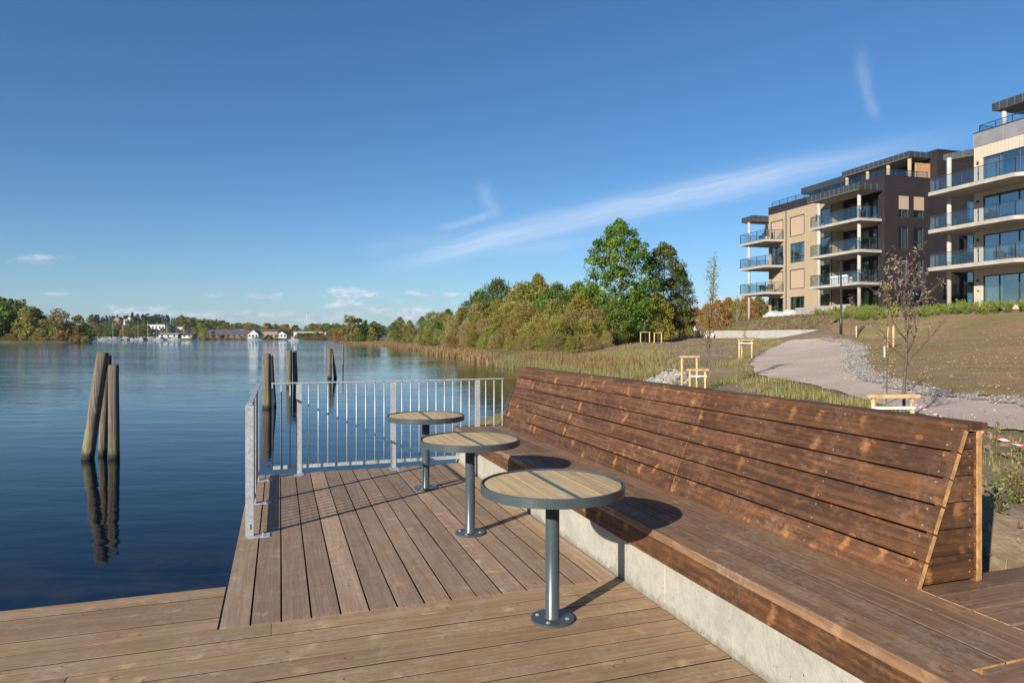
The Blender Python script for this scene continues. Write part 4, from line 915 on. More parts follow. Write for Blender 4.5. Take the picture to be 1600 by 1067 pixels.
def boat(px, d_, L, sail, label, cover=False):
    l = (px-800)/F*d_; p = C3(l, d_); t = empty('sailing_boat' if sail else 'motor_boat', label, 'boat', (p.x, p.y, WZ), -TH+rg.uniform(-.5, .5)+(math.pi if rg.random() < .5 else 0), 'boats moored at the marina')
    b = MB(); n = 9; lo = []; hi = []
    for k in range(n):
        s = k/(n-1); wv = L*.15*(1-s**3)+.02; x = -L/2+L*s; hh = .75+.35*s*s
        lo.append((b.addv((x*.93, -wv*.7, -.1)), b.addv((x*.93, wv*.7, -.1)))); hi.append((b.addv((x, -wv, hh)), b.addv((x, wv, hh))))
    for k in range(n-1):
        b.face([lo[k][0], lo[k+1][0], hi[k+1][0], hi[k][0]]); b.face([lo[k+1][1], lo[k][1], hi[k][1], hi[k+1][1]]); b.face([hi[k][0], hi[k+1][0], hi[k+1][1], hi[k][1]])
    b.face([lo[0][1], lo[0][0], hi[0][0], hi[0][1]]); b.build('hull', M['hull'], t)
    b = MB(); b.prism([(-L*.22, -L*.1), (L*.12, -L*.1), (L*.2, 0), (L*.12, L*.1), (-L*.22, L*.1)], .78, 1.25 if sail else 1.9); b.build('cabin', M['bluec' if cover else 'hull'], t)
    if sail: b = MB(); b.tube([(0, 0, 1), (0, 0, L*1.25)], .07, 5); b.tube([(0, 0, 1.9), (-L*.42, 0, 1.9)], .09, 5); b.build('mast', M['mast'], t)
    else: b = MB(); b.prism([(-L*.1, -L*.101), (L*.08, -L*.101), (L*.08, L*.101), (-L*.1, L*.101)], 1.35, 1.7); b.build('window', M['dglass'], t)
for i in range(30):
    px = 142+i*4.9+rg.uniform(-1.6, 1.6) if i < 28 else 372+i; s = i in (7, 10, 15, 18, 21, 24)
    boat(px, 418+rg.uniform(-4, 8), rg.uniform(4, 6.6) if not s else rg.uniform(8, 9.5), s, 'moored sailing boat with a bare mast at the far marina' if s else ('moored motor boat with a blue cover at the far marina' if i % 4 == 1 else 'small white motor boat moored at the far marina'), i % 4 == 1)
boat(249, 408, 11, False, 'largest white motor cruiser in front of the marina'); boat(396, 420, 7, False, 'white motor boat below the left white gabled house'); boat(459, 330, 5, False, 'small open boat at the jetty right of the white houses')
for px, h, lb in ((479.5, 26, 'taller distant lattice mast on the horizon'), (483.5, 23, 'shorter distant lattice mast on the horizon')):
    d_ = 900; p = PD(px, d_, 0); b = MB()
    for s in (-1, 1):
        for q in (-1, 1): b.tube([(s*1.2, q*1.2, -4), (s*.25, q*.25, h)], .22, 4)
    for k in range(8): z = k*h/8; w_ = 1.2-.95*z/h; b.box(-w_, w_, -w_, w_, z, z+.25)
    tag(b.build('lattice_mast', M['mast'], None, False, (p.x, p.y, 6)), lb, 'mast')
# ------------------------------------------------------------------ apartment buildings
def cladding(name, a, b2, step, depthv=.5):
    m, g = newmat(name); v = objco(g); x, y, z = g.xyz(v); s = g.m('ADD', x, y)
    st = g.noise(g.com(g.m('MULTIPLY', s, 9.0), g.m('MULTIPLY', z, .35), 0.0), 1.0, 3, .6); gr = g.m('FRACT', g.m('DIVIDE', s, step)); ln = g.m('LESS_THAN', gr, .07)
    n1 = g.noise(v, .6, 4, .6)
    c = g.mix(g.ss(st, .3, .7), a, b2); c = g.mix(g.m('MULTIPLY', g.ss(n1, .35, .7), .3), c, b2); c = g.mix(g.m('MULTIPLY', ln, depthv), c, tuple(q*.5 for q in a))
    finish(g, pbsdf(g, c, .75, 0, g.m('MULTIPLY', ln, -1.0), .01).outputs[0]); return m
M['tan'] = cladding('tan_timber_cladding', (.385, .30, .20), (.325, .25, .165), .28, .28)
M['cream'] = cladding('cream_timber_cladding', (.52, .455, .35), (.45, .39, .295), .28, .28)
def panels(name, col):
    m, g = newmat(name); v = objco(g); x, y, z = g.xyz(v); s = g.m('ADD', x, y)
    l1 = g.m('LESS_THAN', g.m('FRACT', g.m('DIVIDE', s, 2.4)), .012); l2 = g.m('LESS_THAN', g.m('FRACT', g.m('DIVIDE', z, 2.93)), .012); ln = g.m('MAXIMUM', l1, l2)
    n1 = g.noise(v, .8, 4, .6); n2 = g.noise(g.com(g.m('MULTIPLY', s, 12.0), g.m('MULTIPLY', z, 14.0), 0.0), 1.0, 2)
    c = g.mix(g.ss(n1, .3, .7), tuple(q*.88 for q in col), tuple(q*1.12 for q in col)); c = g.mix(g.m('MULTIPLY', g.ss(n2, .5, .7), .25), c, tuple(q*.7 for q in col)); c = g.mix(g.m('MULTIPLY', ln, .6), c, tuple(q*2.0 for q in col))
    finish(g, pbsdf(g, c, .55, 0, spec=.3).outputs[0]); return m
M['darkp'] = panels('dark_facade_panels', (.028, .0225, .0245)); M['greyp'] = panels('grey_parapet_panels', (.20, .195, .21))
M['f_rust'] = foliage('rusty_leaves', [(.16, .08, .035), (.24, .13, .055), (.17, .19, .06), (.12, .17, .045)], .3, 0, 0)
M['zinc'] = plain('dark_zinc_trim', (.045, .055, .062), .4, .2, .1, 1.5); M['winframe'] = plain('dark_window_frame', (.03, .035, .04), .4)
M['timber'] = plain('roof_terrace_timber', (.42, .24, .11), .7, 0, .15, 3); M['colm'] = plain('painted_concrete_column', (.40, .38, .345), .8, 0, .1, 2)
M['deckb'] = plain('balcony_floor_boards', (.25, .13, .07), .7); M['blind'] = plain('tan_roller_blind', (.38, .28, .20), .9, 0, .03)
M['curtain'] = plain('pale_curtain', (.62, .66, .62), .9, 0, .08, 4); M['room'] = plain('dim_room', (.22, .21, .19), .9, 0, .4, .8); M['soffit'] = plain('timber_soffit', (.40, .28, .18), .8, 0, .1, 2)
def glass(name, tint, refl, tr):
    m, g = newmat(name); t = g.n('ShaderNodeBsdfTransparent'); g.put(t.inputs[0], tint); gl = g.n('ShaderNodeBsdfGlossy'); gl.inputs['Roughness'].default_value = .01; g.put(gl.inputs[0], (.95, .98, 1))
    fr = g.n('ShaderNodeLayerWeight'); fr.inputs[0].default_value = .5; f = g.m('ADD', g.m('MULTIPLY', g.m('POWER', fr.outputs['Facing'], 4.0), .6), refl, clamp=True)
    mx = g.n('ShaderNodeMixShader'); g.put(mx.inputs[0], f); g.nt.links.new(t.outputs[0], mx.inputs[1]); g.nt.links.new(gl.outputs[0], mx.inputs[2]); finish(g, mx.outputs[0]); return m
M['glass'] = glass('window_glass', (.62, .70, .72), .30, 0); M['rglass'] = glass('railing_glass', (.88, .93, .95), .10, 0)
def wall(name, mat, root, axis, fixed, thick, u0, u1, z0, z1, openings):
    """wall in the plane axis=fixed (thick goes inward, negative), with real openings (u0,u1,z0,z1)"""
    us = sorted({u0, u1, *[q for o in openings for q in o[:2]]}); zs = sorted({z0, z1, *[q for o in openings for q in o[2:]]}); b = MB()
    us = [u for u in us if u0 <= u <= u1]; zs = [z for z in zs if z0 <= z <= z1]
    cell = {}
    for i in range(len(us)-1):
        for j in range(len(zs)-1):
            cu, cz = (us[i]+us[i+1])/2, (zs[j]+zs[j+1])/2; cell[i, j] = not any(o[0] < cu < o[1] and o[2] < cz < o[3] for o in openings)
    def P(u, w, z): return (u, fixed-w, z) if axis == 'y' else (fixed+(w if axis == 'X' else -w), u, z)
    for (i, j), on in cell.items():
        if not on: continue
        a, c, e, f = us[i], us[i+1], zs[j], zs[j+1]
        for w in (0, thick): b.face([b.addv(P(*q)) for q in ((a, w, e), (c, w, e), (c, w, f), (a, w, f))])
        for di, dj, (p, q) in ((-1, 0, ((a, e), (a, f))), (1, 0, ((c, e), (c, f))), (0, -1, ((a, e), (c, e))), (0, 1, ((a, f), (c, f)))):
            if not cell.get((i+di, j+dj), False): b.face([b.addv(P(p[0], 0, p[1])), b.addv(P(q[0], 0, q[1])), b.addv(P(q[0], thick, q[1])), b.addv(P(p[0], thick, p[1]))])
    return b.build(name, M[mat], root)
def window(root, axis, fixed, u0, u1, z0, z1, div=(.5,), curtain=True, blind=0.0, rail=None):
    def B(b, a0, a1, w0, w1, e0, e1):
        if axis == 'y': b.box(a0, a1, fixed-w1, fixed-w0, e0, e1)
        elif axis == 'X': b.box(fixed+w0, fixed+w1, a0, a1, e0, e1)
        else: b.box(fixed-w1, fixed-w0, a0, a1, e0, e1)
    b = MB(); f = .075; B(b, u0, u1, .06, .15, z1-f, z1); B(b, u0, u1, .06, .15, z0, z0+f); B(b, u0, u0+f, .061, .149, z0+f, z1-f); B(b, u1-f, u1, .061, .149, z0+f, z1-f)
    for d_ in div: c = u0+(u1-u0)*d_; B(b, c-.04, c+.04, .062, .148, z0+f, z1-f)
    if rail: B(b, u0+f, u1-f, .063, .147, z0+rail-.03, z0+rail+.03)
    w = b.build('window', M['winframe'], root)
    b = MB(); B(b, u0+f, u1-f, .10, .108, z0+f, z1-f); b.build('pane', M['glass'], w)
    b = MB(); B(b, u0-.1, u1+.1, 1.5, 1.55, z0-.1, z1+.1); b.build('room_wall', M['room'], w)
    if curtain:
        b = MB(); W_ = u1-u0
        for s in ([0, 1] if W_ > 1.3 else [rg.choice((0, 1))]):
            cw = rg.uniform(.16, .30)*W_ if W_ > 1.3 else .3*W_; a = u0+.03 if s == 0 else u1-.03-cw; n = max(4, int(cw/.07)); pts = [(a+cw*k/n, .28+.035*(k % 2)) for k in range(n+1)]
            for p, q in zip(pts, pts[1:]):
                def PP(u, w_, z): return (u, fixed-w_, z) if axis == 'y' else (fixed+(w_ if axis == 'X' else -w_), u, z)
                b.face([b.addv(PP(p[0], p[1], z0+.05)), b.addv(PP(q[0], q[1], z0+.05)), b.addv(PP(q[0], q[1], z1-.05)), b.addv(PP(p[0], p[1], z1-.05))])
        b.build('curtain', M['curtain'], w)
    if blind:
        b = MB(); B(b, u0, u1, .02, .045, z1-(z1-z0)*blind, z1); b.build('roller_blind', M['blind'], w)
    return w
def blindpanel(root, axis, fixed, u0, u1, z0, z1, mat='tan'):
    def B(b, a0, a1, w0, w1, e0, e1):
        if axis == 'y': b.box(a0, a1, fixed-w1, fixed-w0, e0, e1)
        elif axis == 'X': b.box(fixed+w0, fixed+w1, a0, a1, e0, e1)
        else: b.box(fixed-w1, fixed-w0, a0, a1, e0, e1)
    b = MB(); f = .06; B(b, u0, u1, -.02, .15, z1-f, z1); B(b, u0, u1, -.02, .15, z0, z0+f); B(b, u0, u0+f, -.021, .149, z0+f, z1-f); B(b, u1-f, u1, -.021, .149, z0+f, z1-f); w = b.build('window', M['winframe'], root)
    b = MB(); B(b, u0+f, u1-f, .05, .08, z0+f, z1-f); b.build('roller_blind', M['blind' if mat == 'tan' else mat], w)
def glassrail(parent, pts, z, h=1.05, step=1.35, name='railing'):
    """glass railing along a polyline of local (x,y): posts, handrail, panels as children"""
    hr = MB()
    for (x0, y0), (x1, y1) in zip(pts, pts[1:]):
        L = math.hypot(x1-x0, y1-y0); n = max(1, round(L/step)); ux, uy = (x1-x0)/L, (y1-y0)/L; nx, ny = -uy, ux
        for k in range(n+1):
            cx, cy = x0+ux*L*k/n, y0+uy*L*k/n; b = MB(); b.box(cx-.025, cx+.025, cy-.025, cy+.025, z-.22, z+h-.02); b.build('railing_post', M['zinc'], parent)
        hr.prism([(x0-nx*.03, y0-ny*.03), (x1-nx*.03, y1-ny*.03), (x1+nx*.03, y1+ny*.03), (x0+nx*.03, y0+ny*.03)], z+h-.018, z+h+.03)
        for k in range(n):
            a0, a1 = L*k/n+.06, L*(k+1)/n-.06; q = .006; gp = MB()
            gp.prism([(x0+ux*a0-nx*q, y0+uy*a0-ny*q), (x0+ux*a1-nx*q, y0+uy*a1-ny*q), (x0+ux*a1+nx*q, y0+uy*a1+ny*q), (x0+ux*a0+nx*q, y0+uy*a0+ny*q)], z+.05, z+h-.07); gp.build('glass_panel', M['rglass'], parent)
    hr.build('handrail', M['zinc'], parent)
def balcony(root, poly, rail, zt, th=.24):
    b = MB(); b.prism(poly, zt-th, zt); s = b.build('balcony', M['slabc'], root)
    cx = sum(p[0] for p in poly)/len(poly); cy = sum(p[1] for p in poly)/len(poly); b = MB(); b.prism([(cx+(x-cx)*.97, cy+(y-cy)*.97) for x, y in poly], zt+.001, zt+.035); b.build('floor_boards', M['deckb'], s)
    glassrail(s, rail, zt); return s
def column(root, x, y, z0, z1, r=.16, mat='colm'):
    b = MB(); b.tube([(x, y, z0), (x, y, z1)], r, 14); b.build('column', M[mat], root, True)
def canopy(root, poly, z0, z1, name='canopy'):
    b = MB(); b.prism(poly, z0, z1); cx = sum(p[0] for p in poly)/len(poly); cy = sum(p[1] for p in poly)/len(poly)
    b2_ = MB(); b2_.prism([(cx+(x-cx)*.985, cy+(y-cy)*.985) for x, y in poly], z0-.03, z0-.002)
    b.mat = 1                                         # standing seams of the fascia
    for (x0, y0), (x1, y1) in zip(poly, poly[1:]+poly[:1]):
        L = math.hypot(x1-x0, y1-y0); n = max(1, int(L/.6)); nx, ny = (y1-y0)/L, -(x1-x0)/L
        for k in range(n+1): cx_, cy_ = x0+(x1-x0)*k/n, y0+(y1-y0)*k/n; b.box(cx_-.01, cx_+.01, cy_-.01, cy_+.01, z0+.003, z1-.003)
    c = b.build(name, [M['zinc'], M['greyp']], root); b2_.build('soffit', M['slabc'], c); return c
ULAT, UDEP = -.2665, .9638
uw = C3(ULAT, UDEP); UROT = math.atan2(uw.y, uw.x)
# --- building with the tan wing
c0 = C3(33.82, 62, 3.6)
B1 = empty('apartment_building', 'four storey apartment building with a tan left part and a dark panelled end wall', 'building', tuple(c0), UROT)
FL = [0, 2.9, 5.85, 8.7]; WN = [(.36, 2.25), (3.1, 5.2), (5.95, 8.05), (8.8, 10.95)]
# west face, tan: x 6.55..16.7
ops = []
for (z0, z1) in WN:
    ops += [(10.7, 13.0, z0, z1), (14.15, 16.3, z0-(.3 if z0 > 1 else .2), z1)]
    ops += [(6.95, 8.4, z0-.25, z1)]
ops = [(a, c, max(z0, .05), z1) for a, c, z0, z1 in ops]
wall('tan_wall', 'tan', B1, 'y', 0, .3, 6.55, 16.7, -1, 11.8, ops)
for i, (z0, z1) in enumerate(WN):
    if i in (1, 3): blindpanel(B1, 'y', 0, 10.7, 13.0, z0, z1)
    else: window(B1, 'y', 0, 10.7 if i else 10.7, 13.0, z0, z1, (.36,) if i else (.33, .66), rail=.6 if i else None)
    zz_ = max(.05, z0-(.3 if z0 > 1 else .2))
    if i in (1, 3): blindpanel(B1, 'y', 0, 14.15, 16.3, zz_, z1)
    else: window(B1, 'y', 0, 14.15, 16.3, zz_, z1, (.5,))
    window(B1, 'y', 0, 6.95, 8.4, max(.05, z0-.25), z1, ())
# loggia: dark wall set back 1.3 m
ops = []
for f in FL: ops += [(1.1, 2.9, f+.05, f+2.35), (3.25, 5.9, f+.05, f+2.35)]
wall('dark_recess_wall', 'darkp', B1, 'y', -1.3, .3, .74, 6.55, -1, 11.8, ops)
for f in FL: window(B1, 'y', -1.3, 1.1, 2.9, f+.05, f+2.35, (.5,)); window(B1, 'y', -1.3, 3.25, 5.9, f+.05, f+2.35, (.33, .66))
wall('dark_pier', 'darkp', B1, 'y', 0, 1.6, 0, .74, -1, 11.8, [])
b = MB(); b.box(6.551, 6.85, -1.29, -.301, -1, 11.8); b.build('return_wall', M['tan'], B1)
# south face, dark
ops = []; sw = []
for i, (z0, z1) in enumerate([(.15, 2.2), (3.05, 5.15), (5.93, 8.02), (8.85, 10.85)]):
    sw += [(-2.75, -1.12, z0, z1, i), (-4.5, -3.3, z0, z1, i)]
    for yy_ in (-9.6,): sw += [(yy_-.9, yy_, z0, z1, i)]
ops = [q[:4] for q in sw]
wall('dark_end_wall', 'darkp', B1, 'X', .0-.003, .3, -16, -1.6, -1, 11.8, ops)
for (a, c, z0, z1, i) in sw:
    W2 = window(B1, 'X', 0, a, c, z0, z1, (.42,) if a > -4 else (), True, .62 if (i == 3 and a > -5) else 0)
# north face, rear
wall('north_wall', 'tan', B1, 'x', 16.7-.001, .3, -16, -.3, -1, 11.8, [])
wall('rear_wall', 'darkp', B1, 'y', -16, .3, 0, 16.7, -1, 11.8, [])
b = MB(); b.box(-.02, 16.72, -16.3, .02, 11.803, 12.6); b.build('parapet', M['darkp'], B1)
b = MB(); b.box(-.05, 16.75, -16.35, .05, 12.603, 12.66); b.build('parapet_cap', M['zinc'], B1)
slabs = MB()
for f in FL[1:]: slabs.box(.05, 16.3, -15.9, -1.65, f-.25, f)
slabs.build('floor_slab', M['slabc'], B1)
for f in FL[1:]:
    balcony(B1, [(.3, .004), (.3, 2.5), (6.75, 2.5), (6.75, .004)], [(.36, .1), (.36, 2.44), (6.69, 2.44), (6.69, .1)], f)
    b = MB(); b.box(.745, 6.545, -1.295, .0, f-.24, f); b.build('loggia_floor', M['slabc'], B1)
    balcony(B1, [(14.0, .004), (14.3, 2.2), (19.1, 2.2), (19.1, -3), (16.72, -3), (16.72, .004)], [(14.06, .1), (14.33, 2.14), (19.04, 2.14), (19.04, -2.9)], f)
for x, y in ((.95, 1.9), (5.9, 2.15)): column(B1, x, y, -1.2, 11.2)
column(B1, 17.9, 1.75, -1.6, 11.2, .14)
canopy(B1, [(.1, .06), (.1, 2.7), (6.9, 2.7), (6.9, .06)], 11.25, 11.85)
canopy(B1, [(16.76, .1), (16.76, 2.0), (19.0, 2.0), (19.0, -3), (16.76, -3)], 11.2, 11.75)
for x_ in (13.6, 6.62): b = MB(); b.tube([(x_, .06, -.2), (x_, .06, 11.75)], .05, 8); b.build('downpipe', M['zinc'], B1)
# penthouse
b = MB(); b.box(.0, 17.4, -16, -6.05, 12.67, 15.3); b.build('penthouse_wall', M['darkp'], B1)
b = MB(); b.box(-.06, 17.5, -16.1, -5.99, 15.303, 15.42); b.build('penthouse_roof', M['zinc'], B1)
b = MB(); b.box(9.2, 17.4, -6.0, -4.9, 14.6, 15.3); b.build('penthouse_fascia', M['zinc'], B1)
canopy(B1, [(.6, -5.98), (.6, -3.4), (9.15, -3.4), (9.15, -5.98)], 14.7, 15.22)
for x in (.9, 3.4, 6.0, 8.8): column(B1, x, -3.75, 12.67, 14.56, .17, 'soffit')
b = MB(); b.box(.7, .85, -5.95, -4.3, 12.67, 14.2); b.build('timber_screen', M['timber'], B1)
b = MB(); b.box(.02, 16.6, -.24, -.2, 12.661, 12.7); rr = b.build('terrace_railing', M['zinc'], B1); glassrail(rr, [(.15, -5), (.15, -.22), (16.4, -.22)], 12.70, .5)
# --- nearer building with the cream facade
c1 = C3(36.2, 53.5, 3.9)
B2 = empty('apartment_building', 'cream apartment building at the right edge of the photo with wide curved out balconies', 'building', tuple(c1), UROT)
F2 = [0, 3.15, 6.15, 9.15]; ops = []
for f in F2: ops += [(-6.6, -.75, f+.05, f+2.35), (-13.5, -8.5, f+.05, f+2.35)]
wall('cream_wall', 'cream', B2, 'y', 0, .3, -26, 0, -1.2, 12.4, ops)
for f in F2: window(B2, 'y', 0, -6.6, -.75, f+.05, f+2.35, (.3, .52, .78)); window(B2, 'y', 0, -13.5, -8.5, f+.05, f+2.35, (.33, .66))
ops = [(-4.3, -2.6, f+.3, f+2.35) for f in F2]
wall('side_wall', 'cream', B2, 'x', .0-.001, .3, -18, -.3, -1.2, 12.4, ops)
for f in F2: window(B2, 'x', 0, -4.3, -2.6, f+.3, f+2.35, (.5,))
wall('rear_wall', 'darkp', B2, 'y', -18, .3, -26, 0, -1.2, 12.4, [])
b = MB(); b.box(-26, .025, -18.2, .025, 12.403, 13.5); b.build('parapet', M['greyp'], B2)
b = MB(); b.box(-26, .06, -18.2, .06, 13.503, 13.57); b.build('parapet_cap', M['zinc'], B2)
b = MB()
for f in F2[1:]: b.box(-25.8, -.35, -17.9, -1.7, f-.25, f)
b.build('floor_slab', M['slabc'], B2)
for f in F2[1:]:
    balcony(B2, [(.0, .004), (-7.2, .004), (-5.2, 2.5), (1.85, 2.5), (1.85, -4.2), (.004, -4.2)], [(-7.0, .15), (-5.22, 2.42), (1.79, 2.42), (1.79, -4.1)], f, .28)
for x, y in ((-6.2, .85), (1.3, 1.0)): column(B2, x, y, -1.4, F2[3]-.3 if x < 0 else 11.9, .17)
column(B2, 1.3, -3.7, -1.4, 11.9, .15)
canopy(B2, [(.03, .1), (1.9, .9), (1.9, -4.2), (.03, -4.2)], 11.9, 12.35)
b = MB(); b.box(-24, -3.2, -17, -5.0, 13.58, 15.9); b.build('penthouse_wall', M['darkp'], B2)
canopy(B2, [(-24, 1.0-1.6), (-24, -6), (-1.0, -6), (-1.0, -.6)], 15.05, 15.6)
for x in (-1.6, -7.5): column(B2, x, -1.1, 13.575, 14.96, .17)
b = MB(); b.box(-20, -.2, -.24, -.2, 13.571, 13.6); rr = b.build('terrace_railing', M['zinc'], B2); glassrail(rr, [(-.3, -5), (-.3, -.22), (-20, -.22)], 13.60, .5)
for f in F2:
    b = MB(); b.box(-.42, -.3, .003, .11, f+1.9, f+2.1); b.build('wall_lamp', M['winframe'], B2)
    b = MB(); b.box(-.44, -.3, .003, .03, f+1.15, f+1.27); b.build('wall_socket', M['winframe'], B2)
def on(B, x, y, z):
    o = B.matrix_world if False else Matrix.Translation(B.location) @ Matrix.Rotation(B.rotation_euler.z, 4, 'Z'); return o @ Vector((x, y, z))
# furniture on the balconies and terrace
M['rattan'] = plain('dark_rattan', (.05, .045, .04), .8); M['cushion'] = plain('white_cushion', (.7, .7, .68), .9); M['tarp'] = plain('pale_grey_tarpaulin', (.50, .50, .49), .5, 0, .12, 3, .05); M['greys'] = plain('grey_garden_fabric', (.30, .28, .26), .9); M['pot'] = plain('glazed_pot', (.7, .68, .65), .5); M['yellowp'] = plain('yellow_plastic', (.75, .55, .03), .4)
def chair(B, x, y, z, rz, label, mat='rattan'):
    t = empty('garden_chair', label, 'chair', tuple(on(B, x, y, z)), UROT+rz, 'garden chairs at the tan building'); 
    b = MB(); b.box(-.32, .32, -.3, .3, .3, .42); b.build('seat', M[mat], t); b = MB(); b.prism([(-.32, .24), (.32, .24), (.32, .34), (-.32, .34)], .421, .85); b.build('backrest', M[mat], t)
    for s in (-1, 1):
        b = MB(); b.box(s*.33-.04, s*.33+.04, -.28, .3, .425, .62); b.build('armrest', M[mat], t)
        for q in (-1, 1): b = MB(); b.box(s*.28-.025, s*.28+.025, q*.26-.025, q*.26+.025, 0, .3); b.build('leg', M[mat], t)
for x, y, rz, f, lb in ((1.2, 1.3, .4, 1, 'dark rattan chair near the column on the lowest right balcony of the tan building'), (2.2, 1.0, -.5, 1, 'dark rattan chair second from the column on the lowest right balcony of the tan building'), (1.5, 1.2, 2.2, 3, 'dark chair on the top right balcony of the tan building'), (15, 1.2, 1.5, 1, 'dark chair on the lowest left balcony of the tan building'), (15.9, 1.2, -1.5, 1, 'second dark chair on the lowest left balcony of the tan building'), (16.0, 1.2, 1.5, 3, 'dark chair beside the conifer on the top left balcony')):
    chair(B1, x, y, FL[f]+.036, rz, lb)
def sofa(B, x, y, z, rz, w, mat, label):
    t = empty('garden_sofa', label, 'sofa', tuple(on(B, x, y, z)), UROT+rz); b = MB(); b.box(-w/2, w/2, -.4, .4, .05, .42); b.build('seat', M[mat], t)
    b = MB(); b.box(-w/2, w/2, .27, .42, .421, .86); b.build('backrest', M[mat], t)
    for s in (-1, 1): b = MB(); b.box(s*w/2-.09, s*w/2+.09, -.42, .25, .425, .62); b.build('armrest', M[mat], t)
for x, y, rz, f, lb in ((-3.2, 1.3, .4, 1, 'dark chair on the lowest balcony of the cream building'), (-4.4, 1.2, -.6, 1, 'second dark chair on the lowest balcony of the cream building'), (-2.6, 1.4, 1.2, 2, 'dark chair on the middle balcony of the cream building')):
    chair(B2, x, y, F2[f]+.036, rz, lb)
sofa(B1, 3.9, 1.2, FL[1]+.036, 0, 2.2, 'cushion', 'white cushioned sofa on the lowest right balcony of the tan building')
sofa(B1, 4.3, 2.4, .05, 0, 2.4, 'greys', 'grey garden sofa on the ground terrace left of the column'); sofa(B1, 1.9, 2.6, .05, .3, 1.6, 'greys', 'short grey garden sofa on the ground terrace between the columns'); sofa(B1, 8.3, 1.8, .05, -.1, 2.2, 'greys', 'grey garden sofa on the ground terrace beside the tarpaulin')
# tarpaulin over garden furniture
r_ = np.random.default_rng(3); nx, ny = 28, 14; v = []; 
for j in range(ny):
    for i in range(nx):
        u, w_ = i/(nx-1), j/(ny-1); e = min(u, 1-u, .18)/.18*min(w_, 1-w_, .25)/.25; v.append((u*4.6-2.3, w_*1.8-.9, e**.45*(.62+.12*math.sin(u*9)+.05*r_.normal())))
p = on(B1, 12.2, 1.6, .03); tp_ = raw('tarpaulin', v, [(j*nx+i, j*nx+i+1, (j+1)*nx+i+1, (j+1)*nx+i) for j in range(ny-1) for i in range(nx-1)], M['tarp'], None, None, True); tp_.location = p; tp_.rotation_euler = (0, 0, UROT); tag(tp_, 'pale grey tarpaulin thrown over furniture on the terrace of the tan building', 'tarpaulin')
def potted(x, y, z, h, label, B=B1, pm='pot'):
    t = empty('potted_plant', label, 'plant', tuple(on(B, x, y, z)), 0); b = MB(); b.lathe([(.15, 0), (.21, .38), (.19, .38), (.17, .33)], 14); b.build('pot', M[pm], t, True)
    r_ = np.random.default_rng(int(x*10)); n_ = 500; tt = r_.uniform(0, 1, n_); a = r_.uniform(0, 6.28, n_); q = (1-tt)**.8*.36*r_.uniform(.5, 1, n_); C = np.stack([q*np.cos(a), q*np.sin(a), .36+tt*h], 1); V, Fc, rn = quads(r_, C, .09, r_.uniform(0, 1, n_)); raw('foliage', V.tolist(), Fc.tolist(), M['f_dark'], t, rn)
potted(14.9, 1.6, FL[3]+.036, 1.5, 'potted conifer on the top left balcony of the tan building'); potted(6.2, 1.6, FL[3]+.036, 1.0, 'potted bush at the left end of the top right balcony'); potted(6.2, 1.7, FL[1]+.036, 1.1, 'potted bush at the left end of the lowest right balcony'); potted(16.1, 1.0, .03, 1.0, 'small potted conifer at the corner of the terrace')
for i, (x, y) in enumerate(((23, 4.0), (21.8, 4.2))):
    q = on(B1, x, y, 0); zt = tz(q.x, q.y); b = MB(); b.lathe([(.22, 0), (.36, .55), (.32, .55), (.28, .45)], 16); tag(b.build('flower_pot', M['cushion'], None, True, (q.x, q.y, zt)), ('left' if i == 0 else 'right')+' one of two large white flower pots left of the tan building', 'flower pot')
q = on(B1, 18.4, 3.6, 0); b = MB(); b.lathe([(.2, 0), (.26, .4), (.26, .44), (.1, .46), (.05, .6)], 12); tag(b.build('watering_can', M['yellowp'], None, True, (q.x, q.y, tz(q.x, q.y))), 'small yellow container on the ground left of the tan building', 'container')
# retaining wall
L = WL; dv = WD; bw = WN_; b = MB(); m_ = 9; a = WA
for k in range(m_):
    p0 = a+dv*(L*k/m_+.01); p1 = a+dv*(L*(k+1)/m_-.01)
    b.prism([(p0.x, p0.y), (p1.x, p1.y), (p1.x+bw.x*.3, p1.y+bw.y*.3), (p0.x+bw.x*.3, p0.y+bw.y*.3)], .2, 2.17+.012*k)
b.prism([(a.x+bw.x*.31, a.y+bw.y*.31), (a.x+bw.x*3.2, a.y+bw.y*3.2), (a.x+bw.x*3.2+dv.x*.3, a.y+bw.y*3.2+dv.y*.3), (a.x+bw.x*.31+dv.x*.3, a.y+bw.y*.31+dv.y*.3)], .2, 2.168)
tag(b.build('retaining_wall', M['wallc']), 'low pale concrete retaining wall beyond the curve of the gravel path', 'wall')
M['bedsoil'] = plain('reddish_planting_bed', (.17, .12, .07), .95, 0, .4, 1.2)
bp = [a+dv*.1+bw*.3, a+dv*(L-.1)+bw*.3, a+dv*(L-.1)+bw*4.2, a+dv*.1+bw*4.2]
struct(drape('planting_bed', [(q.x, q.y) for q in bp], M['bedsoil'], .5, .03, 0, True))
r_ = np.random.default_rng(9); n_ = 6500; uu = r_.uniform(0, L, n_); ss_ = r_.uniform(.4, 4.4, n_)
P = np.array(a)[None]+np.array(dv)[None]*uu[:, None]+np.array(bw)[None]*ss_[:, None]; P[:, 2] = terr(P[:, :2], True)+r_.uniform(.02, .22, n_)
V, Fc, rn = quads(r_, P, .08, r_.uniform(0, 1, n_)); tag(raw('ground_cover', V.tolist(), Fc.tolist(), M['f_rust'], None, rn), 'rusty low planting on the bank above the concrete wall', 'ground cover')['kind'] = 'stuff'
# paved terrace under the furniture
b = MB(); q = [on(B1, x, y, 0) for x, y in ((-2, .2), (-2, 3.5), (8, 3.4), (16.65, 1.3), (16.65, .2))]; b.prism([(p.x, p.y) for p in q], 3.3, 3.63); struct(b.build('terrace_pavement', M['slabc']))
